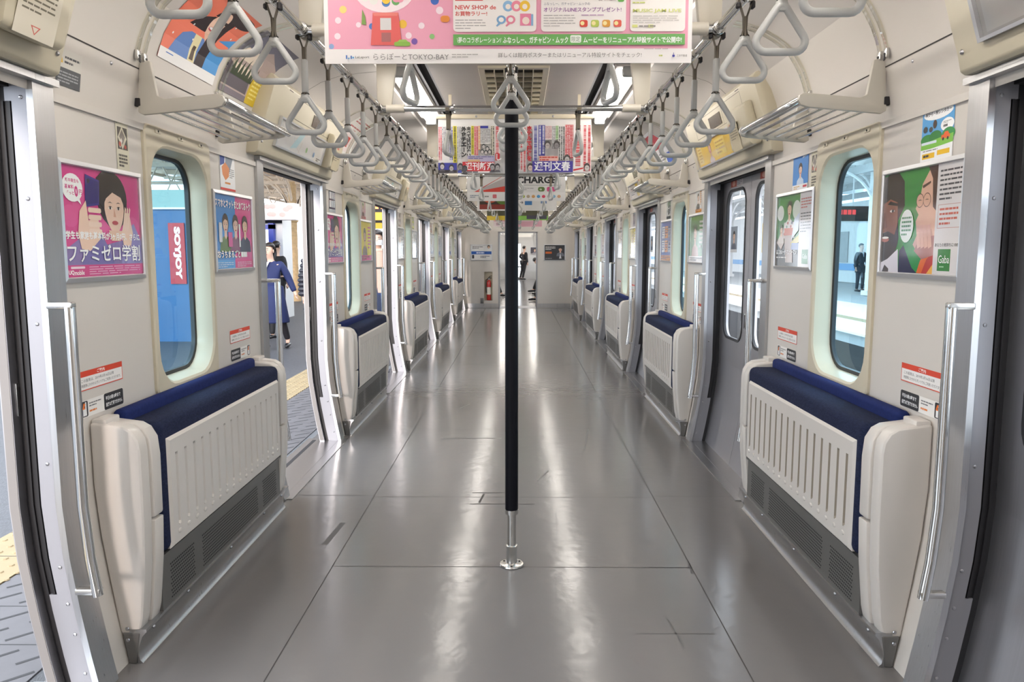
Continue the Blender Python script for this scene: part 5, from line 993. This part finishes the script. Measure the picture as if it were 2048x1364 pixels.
def roof_right():
    r = MB('conc', 'white', 'conc2'); r.box(8.0, 16, 6, 90, 4.3, 4.4)
    for k in range(26): r.box(8.0, 16, 6 + 3 * k, 6.15 + 3 * k, 4.05, 4.3, 'white')
    for k in range(4): r.box(8.2 + 2.4 * k, 8.35 + 2.4 * k, 6, 90, 3.8, 4.05, 'conc2')
    struct(r.build('platform_roof_right', smooth=False))
    for i in range(9):
        y = 10 + 6.2 * i; t = thing('platform_pillar', 'white steel pillar on the opposite platform, %s from the near end' % (NTH + ['eighth', 'ninth'])[i], 'pillar', (11.9 if i != 2 else 11.3, y + 2.2, 0)); m = MB('white'); m.box(-.12, .12, -.12, .12, 0, 4.0); m.box(-.2, .2, -.2, .2, 0, .15); m.build('shaft', t, smooth=False)
        m = MB('white')
        for s in (-1, 1): m.tube([(0, s * 1.5 * (1 - math.cos(a * PI / 16)), 2.6 + 1.4 * math.sin(a * PI / 16)) for a in range(9)], .05, 6); m.tube([(s * 1.5 * (1 - math.cos(a * PI / 16)), 0, 2.6 + 1.4 * math.sin(a * PI / 16)) for a in range(9)], .05, 6)
        m.build('curved_brace', t)
    for i in range(4): y = 12 + 9 * i; m = MB('lamp'); m.box(8.6, 8.75, y, y + 2.4, 3.5, 3.56); m.box(8.66, 8.68, y + .3, y + .32, 3.56, 4.3, 'white'); m.box(8.66, 8.68, y + 2, y + 2.02, 3.56, 4.3, 'white'); tag(m.build('platform_lamp', smooth=False), 'lit tube under the opposite platform roof, %s from the near end' % NTH[i], 'lamp')
roof_right()
t = thing('departure_board', 'dark sign with red lettering hanging over the opposite platform', 'sign', (11.35, 26.2, 2.42)); b = MB('dark', 'white'); b.box(-.75, .50, 0, .2, 0, .50); b.box(-.80, .55, .02, .18, -.05, 0, 'white'); b.box(-.02, .02, .08, .12, .5, 1.9, 'white'); b.build('case', t, smooth=False)
b = MB(mat('red_leds', (.8, .04, .04), .4, emit=.8)); [b.box(-.65 + .15 * q, -.53 + .15 * q, -.006, 0, .22, .38) for q in range(5)]; b.build('led_rows', t, smooth=False)

# ------------------------------------------------------------------ people
def skinned(nodes, edges, lvl=2):                       # nodes: name -> ((x, y, z), radius or (rx, ry)); first node is the root
    names = list(nodes); me = bpy.data.meshes.new('figure'); me.from_pydata([nodes[n][0] for n in names], [(names.index(a), names.index(b)) for a, b in edges], []); o = bpy.data.objects.new('figure', me); COL.objects.link(o)
    mo = o.modifiers.new('skin', 'SKIN'); mo.use_smooth_shade = True; mo.branch_smoothing = .4
    for i, n in enumerate(names): r = nodes[n][1]; me.skin_vertices[0].data[i].radius = r if isinstance(r, tuple) else (r, r); me.skin_vertices[0].data[i].use_root = i == 0
    su = o.modifiers.new('sub', 'SUBSURF'); su.levels = su.render_levels = lvl; dg = bpy.context.evaluated_depsgraph_get(); ev = o.evaluated_get(dg); em = ev.to_mesh()
    r = ([tuple(v.co) for v in em.vertices], [tuple(p.vertices) for p in em.polygons]); ev.to_mesh_clear(); bpy.data.objects.remove(o); bpy.data.meshes.remove(me); return r
SKIN = mat('skin', (.62, .40, .30), .5); HAIR = mat('dark_hair', (.018, .013, .012), .4); LIP = mat('lips', (.42, .13, .12), .5); EYE = mat('eye_white', (.75, .73, .70), .3); IRIS = mat('iris', (.02, .015, .012), .2); SHOE = mat('black_leather', (.012, .012, .014), .25)
STAND = dict(pel=(0, 0, .93), bel=(0, -.01, 1.06), che=(0, 0, 1.26), nkb=(0, 0, 1.41), nk=(0, -.01, 1.48), hd1=(0, -.025, 1.555), hd2=(0, -.01, 1.63), hd3=(0, 0, 1.685),
             shl=(.165, 0, 1.385), ell=(.215, .02, 1.12), wrl=(.225, -.03, .88), hal=(.225, -.045, .80), shr=(-.165, 0, 1.385), elr=(-.215, .02, 1.12), wrr=(-.225, -.03, .88), har=(-.225, -.045, .80),
             hil=(.09, 0, .89), knl=(.10, -.015, .49), anl=(.10, .02, .09), tol=(.11, -.13, .035), hir=(-.09, 0, .89), knr=(-.10, -.015, .49), anr=(-.10, .02, .09), tor=(-.11, -.13, .035))
RB = dict(pel=(.14, .10), bel=(.125, .092), che=(.155, .105), nkb=(.075, .065), nk=.05, hd1=(.066, .078), hd2=(.074, .090), hd3=(.054, .064), shl=.055, ell=.04, wrl=.027, hal=.024, shr=.055, elr=.04, wrr=.027, har=.024,
          hil=.085, knl=.055, anl=.036, tol=.028, hir=.085, knr=.055, anr=.036, tor=.028)
ED = [('pel', 'bel'), ('bel', 'che'), ('che', 'nkb'), ('nkb', 'nk'), ('nk', 'hd1'), ('hd1', 'hd2'), ('hd2', 'hd3'), ('che', 'shl'), ('shl', 'ell'), ('ell', 'wrl'), ('wrl', 'hal'), ('che', 'shr'), ('shr', 'elr'), ('elr', 'wrr'), ('wrr', 'har'),
      ('pel', 'hil'), ('hil', 'knl'), ('knl', 'anl'), ('anl', 'tol'), ('pel', 'hir'), ('hir', 'knr'), ('knr', 'anr'), ('anr', 'tor')]
def cloth(name, t, J, parts, mtl, grow=.018, k=1, extra=None, lvl=2):
    e = [(a, b) for a, b in ED if a in parts and b in parts]; ns = {}
    for n in parts: r = RB[n]; r = tuple(x + grow for x in r) if isinstance(r, tuple) else r + grow; ns[n] = (J[n], r)
    v, f = skinned(ns, e, lvl); m = MB(mtl); m.add([(a * k, b * k, c * k) for a, b, c in v], f)
    if extra: extra(m)
    return m.build(name, t, angle=3)
def person(label, loc, rz, H, pose, top, bottom, hair='short', sleeve=True, coat=None, extra=None, detail=2, topname='jacket', feet=None):
    k = H / 1.72; J = dict(STAND); J.update(pose); t = thing('person', label, 'person', loc, rz)
    v, f = skinned({n: (J[n], RB[n]) for n in J}, ED, detail); b = MB(SKIN, EYE, IRIS, LIP); S = lambda p: tuple(x * k for x in p)
    b.add([S(p) for p in v], f); h = Vector(J['hd2']); fwd = Vector((J['hd1'][0] - h.x, J['hd1'][1] - h.y, 0)); fwd = fwd.normalized() if fwd.length > .001 else Vector((0, -1, 0)); sd = Vector((-fwd.y, fwd.x, 0)); c = h + Vector((0, 0, -.02)); A = lambda a, d, z: S(c + sd * a + fwd * d + Vector((0, 0, z)))
    b.ball(A(0, .098, -.022), (.013 * k, .016 * k, .022 * k), 0, 8, 6); b.ball(A(0, .086, -.062), (.022 * k, .010 * k, .008 * k), 3, 8, 6)
    for s in (-1, 1): b.ball(A(s * .031, .080, .004), (.014 * k, .012 * k, .007 * k), 1, 8, 6); b.ball(A(s * .031, .090, .004), (.006 * k, .005 * k, .006 * k), 2, 8, 6); b.ball(A(s * .078, .0, -.012), (.010 * k, .018 * k, .030 * k), 0, 8, 6); b.ball(A(s * .031, .088, .026), (.018 * k, .006 * k, .004 * k), 2, 8, 6)
    for w, a in (('wrl', 'hal'), ('wrr', 'har')):
        d = (Vector(J[a]) - Vector(J[w])).normalized(); q = Vector((0, 1, 0)) if abs(d.y) < .8 else Vector((1, 0, 0)); q = (q - d * q.dot(d)).normalized(); n = d.cross(q); p0 = Vector(J[a])
        for i, L in enumerate((.070, .080, .076, .060)): s0 = p0 + q * (.027 - .018 * i); b.tube([S(s0), S(s0 + d * L * .5 + n * .006), S(s0 + d * L * .85 + n * .022)], [.0085 * k, .008 * k, .006 * k], 6)
        s0 = p0 - d * .03 + q * .026; b.tube([S(s0), S(s0 + d * .03 + q * .026), S(s0 + d * .062 + q * .030)], [.010 * k, .009 * k, .007 * k], 6)
    b.build('body', t, angle=3)
    hm = MB(HAIR); hc = h + Vector((0, 0, .012)) - fwd * .012
    hm.ball(S(hc + Vector((0, 0, .012))), (.088 * k, .102 * k, .090 * k), 0, 14, 10); vs = []
    for p in hm.v:                                       # clear the face: pull hair behind the brow line
        q = Vector(p) / k - hc; dp = q.dot(fwd)
        if dp > .02 and q.z < .028: q -= fwd * (dp + .012)
        if q.z < -.05 and hair == 'short': q.z = -.05
        vs.append(S(hc + q))
    hm.v = vs
    if hair == 'long':
        hm.loops([[S(hc - fwd * (.05 + .03 * math.sin(i * .8)) + sd * (a * (.088 - .016 * abs(a)) ) + fwd * (-.045 * (1 - a * a)) + Vector((0, 0, .03 - .055 * i))) for a in (-1, -.6, -.2, .2, .6, 1)] for i in range(8)], 0, False)
    hm.build('hair', t, angle=3)
    cloth(topname, t, J, ['che', 'bel', 'pel', 'nkb', 'shl', 'ell', 'wrl', 'shr', 'elr', 'wrr'] if sleeve else ['che', 'bel', 'pel', 'nkb'], top, .020, k, (lambda m: coat(m, k)) if coat else None, detail)
    if bottom: cloth('trousers', t, J, ['pel', 'hil', 'knl', 'anl', 'hir', 'knr', 'anr'], bottom, .014, k, None, detail)
    sh = MB(SHOE if not feet else feet)
    for a, o in (('anl', 'tol'), ('anr', 'tor')):
        A_, O_ = Vector(J[a]), Vector(J[o]); d = (O_ - A_); d.z = 0; d = d.normalized() if d.length > .01 else Vector((0, -1, 0)); z0 = min(A_.z - .07, O_.z - .02); base = Vector((A_.x, A_.y, max(z0, 0) + .04)); sh.tube([S(base - d * .07), S(base + d * .02 + Vector((0, 0, .012))), S(base + d * .12), S(base + d * .20 - Vector((0, 0, .008)))], [.038 * k, .048 * k, .044 * k, .026 * k], 10, sx=.85)
    sh.build('shoes', t, angle=3)
    if extra: extra(t, J, k, S, fwd, sd, c)
    return t
def cl(name, c, r=.75): return mat(name, c, r, noise=.12, nscale=40)
NAVY = cl('navy_wool', (.010, .018, .085)); BLK = cl('black_cloth', (.012, .012, .015)); SUIT = cl('charcoal_suit', (.030, .034, .042)); PUFF = cl('dark_puffer', (.022, .022, .032), .4); SHIRT = mat('white_shirt', (.8, .8, .8), .6); SCARF = cl('beige_scarf', (.55, .37, .29)); TIGHT = mat('black_tights', (.015, .013, .018), .6)
# schoolgirl in a knee-length navy coat, walking
def hem(z0, z1, r0, r1, cy=0):
    def f(m, k): m.lathe([(r1 * k, z1 * k), (r1 * 1.02 * k, (z1 + .02) * k), ((r0 + r1) / 2 * k, (z0 + z1) / 2 * k), (r0 * k, z0 * k), (r0 * .5 * k, (z0 + .05) * k)], (0, cy * k, 0), 20, 0, 1, .80)
    return f
def collar(t, J, k, S, fwd, sd, c):
    n = Vector(J['nkb']); m = MB(SHIRT); m.add([S(n + sd * a + fwd * d + Vector((0, 0, z))) for a, d, z in ((-.055, .085, .035), (.055, .085, .035), (.028, .122, -.05), (0, .130, -.13), (-.028, .122, -.05), (0, .100, .0))], [(0, 5, 4), (5, 1, 2), (5, 2, 3, 4)]); m.build('shirt_collar', t, angle=3)
girl = dict(hd1=(-.022, -.045, 1.545), hd2=(-.012, -.022, 1.62), hd3=(-.005, -.008, 1.68), elr=(-.22, -.03, 1.12), wrr=(-.20, -.10, .90), har=(-.20, -.13, .83), ell=(.27, .04, 1.14), wrl=(.36, .02, .93), hal=(.385, .0, .86),
            knl=(.13, .04, .50), anl=(.18, .20, .13), tol=(.19, .10, .03), knr=(-.09, -.10, .50), anr=(-.10, -.06, .09), tor=(-.11, -.21, .035))
person('schoolgirl walking on the platform in a knee-length navy coat and black tights', (-3.57, 11.06, ZP), .05, 1.55, girl, NAVY, TIGHT, 'long', coat=hem(1.02, .44, .185, .262), extra=collar, topname='coat')
person('person with brown-black hair half hidden behind the schoolgirl', (-4.06, 12.3, ZP), 2.9, 1.50, {}, BLK, BLK, 'long', coat=hem(.98, .50, .165, .24), topname='coat', detail=1)
person('person in black with the back turned, beyond the schoolgirl on the platform', (-4.80, 15.2, ZP), 2.8, 1.62, dict(knl=(.11, -.06, .5)), BLK, BLK, 'short', topname='coat', detail=1)
def puffs(m, k):
    for i in range(9): m.lathe([(.205 * k, 0), (.235 * k, .035 * k), (.205 * k, .07 * k)], (0, 0, (.66 + .072 * i) * k), 18, 0, 1, .72)
def puff_arm(t, J, k, S, fwd, sd, c):
    m = MB(PUFF)
    for a, b_ in (('shr', 'elr'), ('elr', 'wrr'), ('shl', 'ell'), ('ell', 'wrl')):
        A_, B_ = Vector(J[a]), Vector(J[b_])
        for i in range(4): q = A_.lerp(B_, (i + .5) / 4); m.ball(S(q), (.078 * k, .078 * k, .044 * k), 0, 12, 8)
    m.build('quilted_sleeves', t, angle=3)
person('person in a dark quilted coat and blue shoes, half hidden by the door jamb', (-2.62, 10.1, ZP), .5, 1.66, {}, PUFF, cl('pale_trousers', (.5, .5, .55)), 'short', coat=puffs, extra=puff_arm, topname='quilted_coat', feet=cl('blue_shoes', (.05, .10, .35)))
def masked(t, J, k, S, fwd, sd, c):
    m = MB(mat('white_mask', (.85, .85, .86), .7)); vs = []
    lo = [[S(c + sd * (.082 * math.sin(a)) + fwd * (.004 + .096 * math.cos(a) + .012 * math.cos(a) * (1 - abs(q))) + Vector((0, 0, -.042 + .040 * q))) for a in [(-75 + 15 * i) * PI / 180 for i in range(11)]] for q in (-1, -.4, .2, .8)]; m.loops(lo, 0, False); m.build('face_mask', t, angle=3)
    s = MB(SCARF); n = Vector(J['nkb']); s.tube([S(n + sd * (.105 * math.cos(a)) + fwd * (.100 * math.sin(a)) + Vector((0, 0, .035))) for a in [2 * PI * i / 16 for i in range(16)]], .042 * k, 8, True)
    for q, z in ((.045, .55), (-.05, .62)): s.loops([[S(n + sd * (q + a * .05) + fwd * (.135 + d) + Vector((0, 0, .03 - z * i / 6))) for a, d in ((-1, 0), (-.5, .018), (.5, .018), (1, 0))] for i in range(7)], 0, False)
    s.build('scarf', t, angle=3)
person('man in a white face mask and beige scarf standing on the platform', (-1.87, 10.3, ZP), 0.05, 1.70, {}, cl('dark_blue_coat', (.012, .022, .06)), cl('dark_blue_trousers', (.014, .03, .10)), 'short', coat=hem(.98, .60, .17, .215), extra=masked, topname='coat')
def tie(t, J, k, S, fwd, sd, c):
    collar(t, J, k, S, fwd, sd, c); n = Vector(J['nkb']); m = MB(mat('pale_tie', (.45, .52, .6), .6)); m.add([S(n + sd * a + fwd * d + Vector((0, 0, z))) for a, d, z in ((-.012, .112, .0), (.012, .112, .0), (.02, .138, -.13), (0, .14, -.16), (-.02, .138, -.13))], [(0, 1, 2, 3, 4)]); m.build('necktie', t, angle=3)
person('man in a dark suit and tie waiting on the opposite platform', (11.80, 26.5, 0), .35, 1.66, dict(tol=(.15, -.12, .035), knl=(.12, -.02, .49), anl=(.13, .0, .09), ell=(.21, -.04, 1.12), wrl=(.14, -.16, 1.0), hal=(.08, -.19, .98)), SUIT, SUIT, 'short', coat=hem(.98, .70, .165, .185), extra=tie)
# travellers in the next carriage
person('man in black leaning with one leg stretched out at the end of the next carriage', (.27, 37.9, 0), 2.3, 1.66, dict(pel=(.02, 0, .90), che=(.05, .05, 1.24), knl=(.03, .13, .50), anl=(-.02, .30, .10), tol=(-.02, .18, .03), knr=(-.12, .10, .5), anr=(-.16, .24, .09), tor=(-.17, .12, .03), ell=(.30, .05, 1.18), wrl=(.20, -.10, 1.05), hal=(.15, -.13, 1.03)), BLK, BLK)
SIT = dict(pel=(0, 0, .50), bel=(0, -.03, .63), che=(0, -.06, .85), nkb=(0, -.09, 1.0), nk=(0, -.12, 1.06), hd1=(0, -.165, 1.12), hd2=(0, -.155, 1.195), hd3=(0, -.14, 1.25), shl=(.165, -.06, .965), ell=(.22, -.10, .72), wrl=(.12, -.30, .60), hal=(.07, -.36, .58), shr=(-.165, -.06, .965), elr=(-.22, -.10, .72), wrr=(-.12, -.30, .60), har=(-.07, -.36, .58),
           hil=(.09, -.04, .50), knl=(.11, -.46, .49), anl=(.11, -.50, .10), tol=(.11, -.64, .035), hir=(-.09, -.04, .50), knr=(-.11, -.46, .49), anr=(-.11, -.50, .10), tor=(-.11, -.64, .035))
def seated(label, x, y, top, bot, lean=.0, hair='short', out=0):
    J = dict(SIT); 
    for n in ('bel', 'che', 'nkb', 'nk', 'hd1', 'hd2', 'hd3', 'shl', 'shr'): p = J[n]; J[n] = (p[0], p[1] - lean * (p[2] - .5), p[2] - lean * .2 * (p[2] - .5))
    if out: J['anl'] = (.11, -.50 - out, .10); J['tol'] = (.11, -.64 - out, .035); J['anr'] = (-.11, -.50 - out * .5, .10); J['tor'] = (-.11, -.64 - out * .5, .035)
    person(label, (x, y, 0), -PI / 2 if x > 0 else PI / 2, 1.68, J, top, bot, hair, detail=1)
seated('man in dark clothes seated on the right of the next carriage, leaning forward', 1.12, 26.2, BLK, BLK, .55, 'short', .12)
seated('person in black seated on the right of the next carriage, closest to the gangway', 1.12, 21.6, SUIT, BLK, .0, 'short', .15)
seated('person in blue trousers seated on the right of the next carriage, beside the leaning man', 1.12, 24.6, SUIT, cl('denim', (.03, .06, .15)), .1)
seated('person with reddish hair seated on the left of the next carriage', -1.12, 23.6, BLK, BLK, .35, 'long', .1)
bpy.data.objects.remove(_tobj)
for o in list(bpy.data.objects):                         # nothing left without a parent label
    if o.type == 'MESH' and not o.data.users: bpy.data.meshes.remove(o.data)
